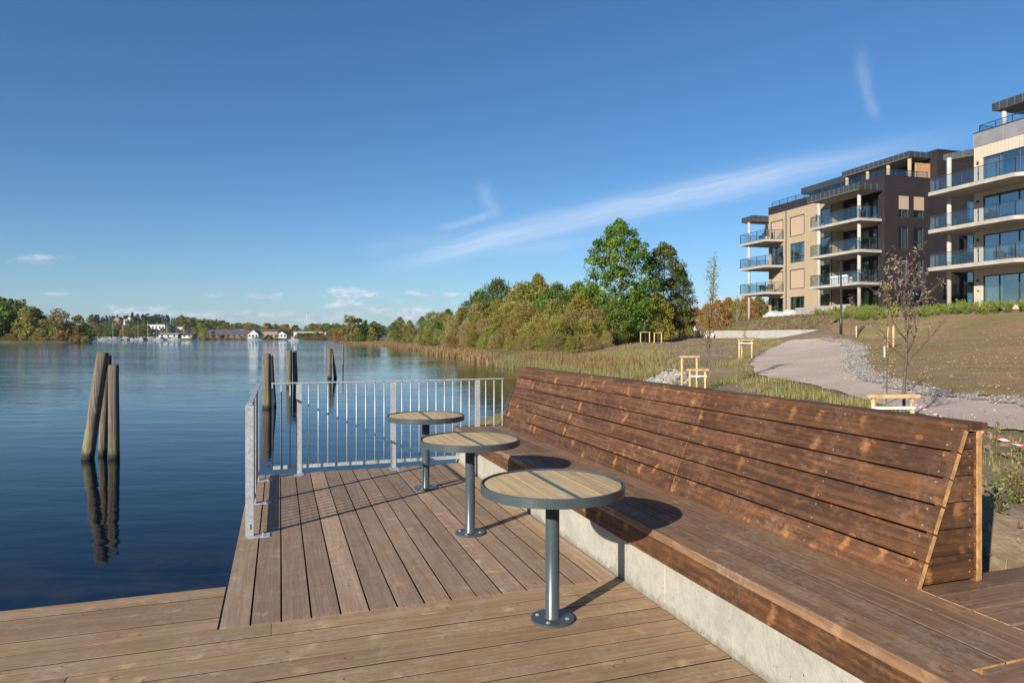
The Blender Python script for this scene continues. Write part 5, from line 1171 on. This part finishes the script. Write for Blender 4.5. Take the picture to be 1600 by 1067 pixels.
# lamp post
p = hit(1314, 523.5); b = MB(); lp = empty('street_lamp', 'slim black lamp post on the lawn edge in front of the tan building', 'street lamp', tuple(p))
hh = py_z(405, (p.x*ST+p.y*CT))-p.z
M['black'] = plain('black_lamp_paint', (.02, .02, .024), .4)
b.lathe([(.085, -.3), (.085, 1.0), (.055, 1.05), (.05, hh)], 14); b.build('pole', M['black'], lp, True)
b = MB(); b.prism([(-.6, -.11), (.12, -.11), (.12, .11), (-.6, .11)], hh-.02, hh+.07); b.build('lamp_head', M['black'], lp); lp.rotation_euler = (0, 0, UROT+1.9)
# ------------------------------------------------------------------ support frames and young trees
M['stake'] = plain('pale_stake_wood', (.47, .33, .16), .75, 0, .25, 5); M['web'] = plain('pale_webbing', (.72, .72, .70), .6)
def frame(name, loc, rz, w, h, label, nst=3, group=None, sunk=.4, thick=.035, straps=True, low=0.0, dpt=None):
    t = empty(name, label, 'tree stake', loc, rz, group); dpt = dpt or w
    sp = [(-w/2, 0), (w/2, 0)]+([(0, dpt*.85)] if nst == 3 else [(-w/2, dpt), (w/2, dpt)] if nst == 4 else [])
    for i, (x, y) in enumerate(sp): b = MB(); b.tube([(x, y, -sunk), (x, y, h-(low if (i < 2 and low) else 0))], thick, 10); b.build('stake', M['stake'], t, True)
    hb = h-low; b = MB(); b.box(-w/2-.09, w/2+.09, -thick*1.6, thick*1.2, hb+.001, hb+.055); b.build('crossbar', M['stake'], t)
    if nst == 3: b = MB(); b.box(-.03, .03, 0, dpt*.85, h-.16, h-.11); b.build('crossbar', M['stake'], t) if False else None
    if nst == 4: b = MB(); b.box(-w/2-.06, w/2+.06, dpt-.05, dpt+.05, h+.001, h+.055); b.build('crossbar', M['stake'], t)
    if straps:
        b = MB(); b.box(-w/2-thick-.003, w/2+thick, -thick-.006, -thick-.002, hb-.17, hb-.13); b.build('strap', M['web'], t)
    return t
def gz(p): return Vector((p.x, p.y, tz(p.x, p.y)))
def twig_tree(name, loc, h, seed, label, bmat, fmat, nbr, nleaf, leaf, spread, up=.8, lean=(0, 0), r0=.022, start=.3, curve=.25, clus=8):
    r_ = random.Random(seed); t = empty(name, label, 'young tree', loc, 0); b = MB(); top = Vector((lean[0], lean[1], h)); n = 9
    st = [Vector((0, 0, -.2)).lerp(top, k/n)+Vector((r_.uniform(-1, 1), r_.uniform(-1, 1), 0))*.02*h*math.sin(3.14*k/n)*.6 for k in range(n+1)]
    b.tube(st, [r0*(1-.85*k/n)+.002 for k in range(n+1)], 7); tips = []
    for i in range(nbr):
        f = start+(.95-start)*(i+.5)/nbr; k = f*n; s = st[int(k)].lerp(st[min(int(k)+1, n)], k-int(k)); a = i*2.4+r_.uniform(-.5, .5); L = spread*(1.15-f)*r_.uniform(.7, 1.25)*h/3
        d = Vector((math.cos(a), math.sin(a), up)).normalized(); pts = [s]; p = s
        for q in range(6): d = (d+Vector((r_.uniform(-.3, .3), r_.uniform(-.3, .3), curve*.5))).normalized(); p = p+d*L/6; pts.append(p)
        rr = r0*(1-f)*.6+.003; b.tube(pts, [rr*(1-.13*q) for q in range(7)], 5); tips += pts[2:]
        for q in (2, 3, 4):
            d2 = (d+Vector((r_.uniform(-.9, .9), r_.uniform(-.9, .9), r_.uniform(-.1, .5)))).normalized(); e = [pts[q], pts[q]+d2*L*.16, pts[q]+d2*L*.3+Vector((0, 0, .02))]; b.tube(e, [rr*.5, rr*.35, .0015], 4); tips += e[1:]
    b.build('trunk', M[bmat], t, True); rg2 = np.random.default_rng(seed); tips = np.array([tuple(q) for q in tips]); hot = tips[rg2.choice(len(tips), max(6, len(tips)//2), replace=False)]
    C = hot[rg2.integers(0, len(hot), nleaf)]+rg2.normal(0, leaf*1.4, (nleaf, 3)); V, Fc, rn = quads(rg2, C, leaf, rg2.uniform(0, 1, nleaf), .27); raw('foliage', V.tolist(), Fc.tolist(), M[fmat], t, rn); return t
# nearest young tree by the barrier tape
pn = gz(PD(1405, 10.7)); fr = gz(PD(1395, 10.5))
hb = py_z(622, 10.45)-fr.z
frame('tree_stake_frame', tuple(fr), -TH+.05, .62, hb, 'short two post frame of yellowish wood round the nearest young tree, just behind the bench', 2, None, .4, .034)
twig_tree('young_tree', tuple(gz(PD(1412, 10.75))), py_z(398, 10.7)-pn.z, 4, 'nearest young tree, nearly bare with reddish twigs and silvery leaves, behind the bench', 'bark_red', 'f_silver', 16, 620, .034, 1.75, 1.0, (.12, .05), .026, .36)
twig_tree('sapling', tuple(gz(PD(1385, 13.5))), py_z(430, 13.5)-pn.z, 14, 'thin leafy shoot standing left behind the nearest young tree', 'bark_red', 'f_olive', 7, 240, .034, .35, 2.2, (.05, 0), .014, .3)
b = MB(); q = pp(1382, 541, 10.6); b.box(-.012, .012, -.002, .002, -.17, 0); tag(b.build('paper_tag', M['web'], None, False, q), 'small white label strip hanging from a twig of the nearest young tree', 'tag')
# two stakes on the lawn behind it
for i, px in enumerate((1387, 1396)):
    g0 = gz(PD(px, 31)); b = MB(); b.tube([(0, 0, -.3), (0, 0, 1.05)], .05, 8); tag(b.build('wooden_stake', M['stake'], None, True, g0), ('left' if i == 0 else 'right')+' stake of the short pair standing on the lawn slope behind the nearest young tree', 'stake')
g0 = gz(PD(1338, 44)); b = MB(); b.tube([(0, 0, -.3), (0, 0, .95)], .05, 8); tag(b.build('wooden_stake', M['stake'], None, True, g0), 'single pale stake at the top of the lawn right of the lamp post', 'stake')
# birch-like sapling with its frame, 20 m away
g0 = gz(PD(1090, 19.6)); frame('tree_stake_frame', tuple(g0), -TH+.12, .46, 1.06, 'tall four post frame with two crossbars round the slender tree beside the stone heap', 4, None, .4, .034, True, .36, .62)
g1 = gz(PD(1101, 20.2)); twig_tree('young_tree', tuple(g1), py_z(398, 20)-g1.z, 21, 'slender tall young tree with sparse yellowish leaves inside the four post frame', 'bark_red', 'f_yellow', 24, 700, .045, .75, 2.0, (.35, 0), .024, .28)
g0 = gz(PD(1165, 36)); frame('tree_stake_frame', tuple(g0), -TH, .66, .98, 'three post frame on the grass verge at the inner bend of the path', 3, None, .4, .045)
g1 = gz(PD(1164, 36.3)); twig_tree('young_tree', tuple(g1), 1.9, 22, 'small bare sapling inside the three post frame by the path bend', 'bark_red', 'f_olive', 8, 110, .05, .4, 2.0, (0, 0), .022, .5)
for px, D, w, h, lb in ((953, 79, .7, 1.05, 'leftmost distant tree frame at the edge of the wood'), (1008, 67, .9, 1.05, 'second distant tree frame from the left, below the slender dark tree'), (1028, 65, .7, 1.0, 'third distant tree frame from the left, on bare soil'), (1106, 82, .8, .9, 'distant tree frame in front of the left end of the concrete wall')):
    g0 = gz(PD(px, D)); frame('tree_stake_frame', tuple(g0), -TH+.1, w, h, lb, 4 if px < 1000 else 2, None, .3, .055, False, 0, .6)
    g1 = gz(PD(px, D+.3)); twig_tree('sapling', tuple(g1), 2.4 if px > 1000 else 1.8, int(px), 'thin bare sapling in the '+lb.split(' below')[0].split(' in front')[0].split(', ')[0].split(' at the edge')[0].split(' on bare')[0], 'bark_red', 'f_orange' if px > 1090 else 'f_olive', 7, 70, .08, .5, 1.6, (0, 0), .03, .4)
g1 = gz(PD(1152, 92)); twig_tree('young_tree', tuple(g1), 5.0, 31, 'bare thin tree at the left end of the tan building', 'bark_pale', 'f_silver', 14, 200, .09, .9, 1.6, (0, 0), .05, .3)
g1 = gz(PD(1330, 47)); twig_tree('young_tree', tuple(g1), 3.0, 33, 'small bare tree on the upper lawn beside the lamp post', 'bark_red', 'f_silver', 10, 220, .06, .9, 1.3, (0, 0), .03, .3)
# barrier tape
M['tape'] = None
m, g = newmat('red_white_barrier_tape'); u_ = g.xyz(g.n('ShaderNodeUVMap').outputs[0]); f_ = g.m('GREATER_THAN', g.m('FRACT', g.m('ADD', g.m('DIVIDE', u_[0], .26), g.m('MULTIPLY', u_[1], .3))), .5)
finish(g, pbsdf(g, g.mix(f_, (.80, .80, .78), (.62, .03, .03)), .35).outputs[0]); M['tape'] = m
def tape(p0, p1, sag, label, wide=.032):
    b = MB(); n = 40; L = (p1-p0).length; d_ = (p1-p0).normalized(); prev = None
    for k in range(n+1):
        t = k/n; p = p0.lerp(p1, t)-Vector((0, 0, sag*4*t*(1-t))); a = t*9+1.2*math.sin(t*14); w = Vector((0, 0, math.cos(a)))+d_.cross(Vector((0, 0, 1)))*math.sin(a)
        q = (b.addv(p-w*wide/2), b.addv(p+w*wide/2))
        if prev: b.face([prev[0], q[0], q[1], prev[1]], [(L*(t-1/n), 0), (L*t, 0), (L*t, 1), (L*(t-1/n), 1)])
        prev = q
    return tag(b.build('barrier_tape', M['tape']), label, 'barrier tape')
pa = pp(1424, 628, 10.4); pb = pp(1545, 678, 7.2); pc = pp(1700, 712, 5.6)
tape(pa, pb, .03, 'red and white barrier tape running from the nearest tree frame down behind the bench')
tape(pb+Vector((.02, 0, 0)), pc, .05, 'red and white barrier tape stretched over the bare soil right of the bench end')
# ------------------------------------------------------------------ shrubs in a row along the top of the lawn
def shrub_mesh(seed, n=420, leaf=.055, w=.38, h=.75):
    r_ = np.random.default_rng(seed); st = 14; a = r_.uniform(0, 6.28, st); sp = r_.uniform(.3, 1, st)*w; hh = r_.uniform(.55, 1, st)*h; i = r_.integers(0, st, n); t = r_.uniform(.12, 1, n)
    C = np.stack([np.cos(a[i])*sp[i]*t**1.3, np.sin(a[i])*sp[i]*t**1.3, hh[i]*t], 1)+r_.normal(0, .035, (n, 3)); V, Fc, rn = quads(r_, C, leaf, np.clip(.2+.6*t+r_.normal(0, .15, n), 0, 1), .4)
    me = bpy.data.meshes.new('shrub'); me.from_pydata(V.tolist(), [], Fc.tolist()); me.materials.append(M['f_shrub']); at = me.attributes.new('rnd', 'FLOAT', 'FACE'); at.data.foreach_set('value', rn); return me
SH = [shrub_mesh(s) for s in range(4)]
edge = [hit(*q) for q in ((1268, 508), (1300, 506), (1340, 503), (1400, 498), (1450, 496), (1520, 493), (1600, 489), (1680, 484))]
edge = smoothline([Vector((p.x, p.y)) for p in edge], 20); r_ = random.Random(3); k = 0; acc = 0
for row in range(3):
    for i, (p, q) in enumerate(zip(edge, edge[1:])):
        n = (q-p).normalized(); nn = Vector((-n.y, n.x)); nn = nn if nn.dot(p) > 0 else -nn
        L = (q-p).length; acc += L
        if acc < .62: continue
        acc = 0
        c = p.lerp(q, r_.random())+nn*(row*.95+.2+r_.uniform(-.25, .25)); o = bpy.data.objects.new('shrub', SH[r_.randrange(4)]); S.collection.objects.link(o); o.location = (c.x, c.y, tz(c.x, c.y)-.02)
        s = r_.uniform(.75, 1.25); o.scale = (s*1.1, s*1.1, s); o.rotation_euler = (0, 0, r_.uniform(0, 6)); tag(o, ['front row', 'middle row', 'back row'][row]+' fresh green shrub along the lawn top, '+['by the concrete wall corner', 'left of the lamp post', 'below the balconies of the tan building', 'below the dark end wall', 'between the two buildings', 'below the cream building'][min(5, int(6*i/len(edge)))], 'shrub', 'low shrubs planted along the top of the lawn')
# ------------------------------------------------------------------ stones
def rocks(name, pts, smin, smax, mat, label, cat, seed=0):
    r_ = random.Random(seed); b = MB()
    base = [Vector(q).normalized() for q in ((1, 1, 1), (1, -1, -1), (-1, 1, -1), (-1, -1, 1), (1, 0, 0), (-1, 0, 0), (0, 1, 0), (0, -1, 0), (0, 0, 1), (0, 0, -1), (1, 1, -.6), (-1, -1, -.6))]
    bm = bmesh.new(); tv = [bm.verts.new(q) for q in base]; bmesh.ops.convex_hull(bm, input=tv); bm.verts.index_update(); hv = [v.co.copy() for v in bm.verts]; hf = [[v.index for v in f.verts] for f in bm.faces]; bm.free()
    for p in pts:
        s = r_.uniform(smin, smax); mx = Matrix.Rotation(r_.uniform(0, 6), 3, 'Z') @ Matrix.Rotation(r_.uniform(0, 6), 3, 'X'); sc = Vector((r_.uniform(.7, 1.4), r_.uniform(.6, 1.1), r_.uniform(.5, .9))); b.rnd = r_.random(); i0 = len(b.v)
        for v in hv: q = mx @ Vector((v.x*sc.x, v.y*sc.y, v.z*sc.z))*s*r_.uniform(.8, 1.2); b.addv(Vector(p)+q)
        for f in hf: b.face([i0+j for j in f])
    o = b.build(name, mat); tag(o, label, cat); o['kind'] = 'stuff'; return o
def stone_mat(name, a, c2):
    m, g = newmat(name); at = g.n('ShaderNodeAttribute', attribute_name='rnd').outputs['Fac']; n1 = g.noise(geoco(g), 9, 5, .65); c = g.mix(at, a, c2); c = g.mix(g.m('MULTIPLY', g.ss(n1, .4, .65), .5), c, tuple(q*.6 for q in a))
    finish(g, pbsdf(g, c, .9, 0, n1, .02).outputs[0]); return m
M['rock'] = stone_mat('blasted_rock', (.23, .205, .18), (.38, .355, .325)); M['pebble'] = stone_mat('loose_stone', (.28, .25, .215), (.44, .40, .355))
r_ = random.Random(77); pts = []
for i in range(300):
    px, py = r_.gauss(1036, 14), r_.gauss(596, 8); 
    if py < 582: continue
    q = hit(px, py); pts.append((q.x, q.y, q.z+r_.uniform(-.02, .12)))
rocks('riprap', pts, .06, .17, M['rock'], 'heap of pale broken stones at the foot of the mound by the four post frame', 'rocks', 5)
pts = []
for i, (p, q) in enumerate(zip(pr, pr[1:])):
    L = (q-p).length; n = (q-p).normalized(); nn = Vector((n.y, -n.x))
    for k in range(int(L*70)):
        c = p.lerp(q, r_.random())+nn*r_.gauss(0, .34)
        if c.length > 45 and r_.random() < .5: continue
        pts.append((c.x, c.y, tz(c.x, c.y)+.05))
rocks('edge_stones', pts, .010, .026, M['pebble'], 'band of loose pale stones between the gravel path and the lawn', 'stones', 6)
pts = []
for i in range(900):
    q = PD(r_.uniform(1100, 1900), r_.uniform(6, 30)); P_ = np.array([(q.x, q.y)]); pts.append((q.x, q.y, tz(q.x, q.y)+.055))
pts = [p for p in pts if p[0] > 3.4]
rocks('scattered_pebbles', pts, .008, .022, M['pebble'], 'small pebbles scattered over the path and the bare soil', 'stones', 8)
# ------------------------------------------------------------------ grass, weeds, reeds
def blades(name, pts, hmin, hmax, w, mat, label, cat, seed=0, lean=.35, seg=2):
    r_ = np.random.default_rng(seed); P = np.asarray(pts, float); n = len(P); h = r_.uniform(hmin, hmax, n); a = r_.uniform(0, 6.283, n); ln = r_.uniform(0, lean, n)*h
    dx, dy = np.cos(a), np.sin(a); wx, wy = -dy*w/2, dx*w/2; wv = r_.uniform(.6, 1.3, n)
    b0 = P+np.stack([wx*wv, wy*wv, 0*h], 1); b1 = P-np.stack([wx*wv, wy*wv, 0*h], 1)
    m0 = P+np.stack([dx*ln*.35+wx*.7, dy*ln*.35+wy*.7, h*.6], 1); m1 = P+np.stack([dx*ln*.35-wx*.7, dy*ln*.35-wy*.7, h*.6], 1); tp_ = P+np.stack([dx*ln, dy*ln, h*(1-.15*ln/h)], 1)
    V = np.stack([b0, b1, m1, m0, tp_], 1).reshape(-1, 3).tolist(); F_ = []
    for i in range(n): k = 5*i; F_.append((k, k+1, k+2, k+3)); F_.append((k+3, k+2, k+4))
    rn = np.repeat(r_.uniform(0, 1, n), 2); o = raw(name, V, F_, mat, None, rn); tag(o, label, cat); o['kind'] = 'stuff'; return o
def scatter(poly, n, seed, clump=.0, zof=0.0, lim=None):
    P = np.array([(p[0], p[1]) for p in poly]); r_ = np.random.default_rng(seed); lo, hi = P.min(0), P.max(0); out = []
    while len(out) < n:
        Q = r_.uniform(lo, hi, (n*2, 2))
        if clump:
            f = np.sin(Q[:, 0]*1.9+np.sin(Q[:, 1]*1.3)*1.7)*np.sin(Q[:, 1]*1.6+1.1*np.sin(Q[:, 0]*2.3)); Q = Q[f+r_.normal(0, .35, len(Q)) > clump-1]
        Q = Q[inpoly(Q, P)]
        if not len(Q): continue
        out += Q.tolist()
    Q = np.array(out[:n]); z = terr(Q)+zof; return np.column_stack([Q, z])
RP = hit(1036, 596)
def nostone(P): return P[np.hypot(P[:, 0]-RP.x, P[:, 1]-RP.y) > 2.2]
def HP(*a): return [hit(*q) for q in a]
# inner verge of the path
vg = [q-(Vector((0, 0)) if 0 else (Vector((1, .2)).normalized()*.15)) for q in pl[4:-4]]
ver = [Vector((p.x, p.y)) for p in vg]+[Vector((p.x, p.y)) for p in HP((1215, 530), (1180, 531), (1165, 545), (1150, 560), (1120, 575), (1128, 600), (1180, 622), (1260, 640), (1360, 650), (1440, 662))]
blades('verge_grass', scatter(ver, 11000, 1, 1.15), .04, .2, .012, M['grass'], 'tufts of yellow green grass on the verge inside the bend of the path', 'grass', 1)
md = HP((1640, 700), (1560, 680), (1440, 662), (1300, 645), (1180, 625), (1120, 612)); md = [Vector((p.x, p.y)) for p in md]+[Vector((3.5, 8.4)), Vector((3.4, 2.6)), Vector((6, 1.6)), Vector((9, 2.5))]
blades('weeds', scatter(md, 3600, 2, 1.15), .02, .11, .008, M['grass'], 'sparse weeds on the bare soil behind the bench', 'weeds', 2)
mound = [Vector((p.x, p.y)) for p in HP((1120, 600), (1150, 560), (1215, 534), (1180, 528), (1100, 530), (1010, 534), (955, 546), (905, 560))]+[Vector((PD(px, d_).x, PD(px, d_).y)) for px, d_ in ((905, 37), (960, 31), (1000, 28), (1045, 24))]
ml = [Vector((p.x, p.y)) for p in HP((1075, 590), (1060, 560), (1030, 545), (990, 540), (955, 546), (905, 558))]+[Vector((PD(px, d_).x, PD(px, d_).y)) for px, d_ in ((905, 37), (960, 31), (1000, 28), (1045, 25))]
blades('tall_weeds', nostone(scatter(ml, 13000, 13, 1.2)), .10, .36, .022, M['reed'], 'tall green and yellow weeds between the reeds and the bare soil of the mound', 'weeds', 13)
blades('meadow_grass', nostone(scatter(mound, 9000, 3, 1.4)), .04, .2, .022, M['reed'], 'dry meadow grass and weeds on the mound left of the path', 'grass', 3)
def shorepoly(off0, off1, d0=0, d1=99):
    a_ = []; b_ = []
    for px, d_ in shore:
        if not (d0 <= d_ <= d1): continue
        a_.append(PD(px-off0, d_)); b_.append(PD(px+off1, d_*1.1))
    return [Vector((p.x, p.y)) for p in a_+b_[::-1]]
blades('reeds', nostone(np.clip(scatter(shorepoly(16, 42, 0, 60), 30000, 4), [-1e9, -1e9, WZ-.05], 1e9)), .2, .6, .022, M['reed'], 'green and straw coloured reeds along the near shore of the lake', 'reeds', 4, .25)
blades('reeds', np.clip(scatter(shorepoly(10, 26, 45, 230), 30000, 5), [-1e9, -1e9, WZ-.05], 1e9), .25, .65, .06, M['reed_red'], 'rusty brown reeds along the distant right shore', 'reeds', 5, .25)
blades('reeds', np.clip(scatter(shorepoly(-22, 60, 31, 50), 7000, 6, 1.1), [-1e9, -1e9, WZ-.05], 1e9), .35, .75, .035, M['reed_red'], 'rusty grass patches behind the near reeds', 'reeds', 6, .3)
lw = [Vector((p.x, p.y)) for p in lawnpoly]
blades('lawn_sprouts', scatter(lw, 9000, 7, 1.0, .04), .015, .045, .010, M['grass'], 'thin first shoots of grass on the new lawn', 'grass', 7)
M['clod'] = stone_mat('soil_clod', (.19, .13, .085), (.27, .19, .13))
cl = scatter(lw, 900, 17, 0, .04).tolist()+scatter(mound, 1800, 18, 0, .01).tolist()+scatter(md, 900, 19, 0, .01).tolist()
rocks('soil_clods', cl, .015, .05, M['clod'], 'small lumps of dry soil scattered over the lawn, mound and bare ground', 'soil', 12)
# leafy weeds at the end of the bench
def weed(px, py, D, h, n, seed, label, fm='f_green', lf=.012):
    q = gz(PD(px, D)); t = empty('weed_plant', label, 'plant', tuple(q)); r_ = random.Random(seed); b = MB(); tips = []
    for i in range(7):
        a = r_.uniform(0, 6.28); s = Vector((0, 0, 0)); e = Vector((math.cos(a)*h*.5*r_.random(), math.sin(a)*h*.5*r_.random(), h*r_.uniform(.6, 1))); b.tube([s, s.lerp(e, .5)+Vector((0, 0, .04)), e], [.005, .004, .002], 5); tips += [s.lerp(e, k/6) for k in range(1, 7)]
    b.build('stem', M['bark_red'], t, True); rr = np.random.default_rng(seed); T = np.array([tuple(x) for x in tips]); C = T[rr.integers(0, len(T), n)]+rr.normal(0, .03, (n, 3)); C[:, 2] = np.maximum(C[:, 2], .01); V, Fc, rn = quads(rr, C, lf, rr.uniform(0, 1, n), .7, .5); raw('foliage', V.tolist(), Fc.tolist(), M[fm], t, rn)
weed(1562, 880, 4.15, .2, 150, 1, 'leafy green weed right beside the end of the bench back'); weed(1592, 865, 4.4, .2, 220, 2, 'low green weed at the right edge beside the platform'); weed(1578, 830, 5.2, .2, 80, 3, 'taller weed with yellowish leaves behind the bench end', 'f_yellow', .014)
weed(1590, 800, 5.6, .3, 80, 4, 'small weed farther out on the bare soil', 'f_olive', .015); weed(1557, 660, 8.4, .28, 90, 5, 'small green weed beside the barrier tape', 'f_shrub', .016); weed(1590, 680, 7.6, .2, 60, 6, 'low weed under the barrier tape at the right edge', 'f_shrub', .016)
# ------------------------------------------------------------------ two walkers
M['skin'] = plain('skin', (.50, .30, .21), .6, 0, .03); M['redj'] = plain('red_jacket', (.42, .03, .03), .8); M['tealj'] = plain('pale_teal_jacket', (.38, .52, .50), .8); M['jeans'] = plain('blue_jeans', (.05, .08, .18), .9); M['darkt'] = plain('dark_trousers', (.06, .055, .06), .9); M['hairw'] = plain('pale_hair', (.6, .57, .5), .9); M['shoe'] = plain('shoes', (.04, .035, .03), .6)
def skin(name, pts, edges, rad, mat, parent, root=0, lvl=1):
    me = bpy.data.meshes.new(name); me.from_pydata(pts, edges, []); me.materials.append(M[mat]); o = bpy.data.objects.new(name, me); S.collection.objects.link(o); o.parent = parent
    me.skin_vertices.new() if hasattr(me.skin_vertices, 'new') and not me.skin_vertices else None
    md_ = o.modifiers.new('Skin', 'SKIN'); sv = me.skin_vertices[0].data
    for i, r in enumerate(rad): sv[i].radius = (r, r); sv[i].use_root = (i == root)
    md_.use_smooth_shade = True; s = o.modifiers.new('Sub', 'SUBSURF'); s.levels = lvl; s.render_levels = lvl; return o
def person(px, D, rz, label, jm, tm, stride):
    q = gz(PD(px, D)); t = empty('person', label, 'person', tuple(q), rz); s = stride
    P = [(0, 0, .95), (0, .01, 1.2), (0, 0, 1.42), (0, 0, 1.5), (0, -.015, 1.6), (0, -.01, 1.70),
         (.17, 0, 1.40), (.22, .06*s, 1.13), (.20, -.12*s, .92), (.20, -.16*s, .84), (-.17, 0, 1.40), (-.22, -.06*s, 1.13), (-.20, -.20*s, .95), (-.2, -.25*s, .88),
         (.09, 0, .90), (.10, -.16*s, .50), (.10, -.06*s, .09), (.10, -.18*s, .04), (-.09, 0, .90), (-.10, .08*s, .50), (-.10, .26*s, .12), (-.10, .16*s, .05)]
    Ed = [(0, 1), (1, 2), (2, 3), (3, 4), (4, 5), (2, 6), (6, 7), (7, 8), (8, 9), (2, 10), (10, 11), (11, 12), (12, 13), (0, 14), (14, 15), (15, 16), (16, 17), (0, 18), (18, 19), (19, 20), (20, 21)]
    rad = [.13, .13, .12, .055, .085, .075, .055, .042, .034, .036, .055, .042, .034, .036, .085, .058, .04, .035, .085, .058, .04, .035]
    skin('body', P, Ed, rad, 'skin', t)
    skin('jacket', [P[i] for i in (0, 1, 2, 6, 7, 8, 10, 11, 12)], [(0, 1), (1, 2), (2, 3), (3, 4), (4, 5), (2, 6), (6, 7), (7, 8)], [.165, .165, .15, .075, .062, .052, .075, .062, .052], jm, t)
    skin('trousers', [P[i] for i in (0, 14, 15, 16, 18, 19, 20)], [(0, 1), (1, 2), (2, 3), (0, 4), (4, 5), (5, 6)], [.15, .1, .075, .06, .1, .075, .06], tm, t)
    skin('hair', [(0, .02, 1.66), (0, 0, 1.73)], [(0, 1)], [.095, .07], 'hairw', t)
    for i in (16, 20): x, y, z = P[i]; skin('shoe', [(x, y+.04, z-.04), (x, y-.14, z-.055)], [(0, 1)], [.05, .038], 'shoe', t)
person(1069, 112, 2.9, 'person in a red jacket and blue jeans walking beyond the mound', 'redj', 'jeans', 1)
person(1086, 110, 3.3, 'person in a pale teal jacket and dark trousers walking beyond the mound', 'tealj', 'darkt', -1)
# ------------------------------------------------------------------ haze: even air round the whole scene
b = MB(); b.box(-7700, 7700, -1600, 7700, -10, 200); hz = b.build('haze', None) if False else None
m, g = newmat('haze_air'); v_ = g.n('ShaderNodeVolumePrincipled'); v_.inputs['Color'].default_value = (.62, .78, 1, 1); v_.inputs['Density'].default_value = HAZE = 7e-5; v_.inputs['Anisotropy'].default_value = .2
o_ = g.n('ShaderNodeOutputMaterial'); g.nt.links.new(v_.outputs[0], o_.inputs[1])
hz = b.build('haze', m); hz['kind'] = 'stuff'
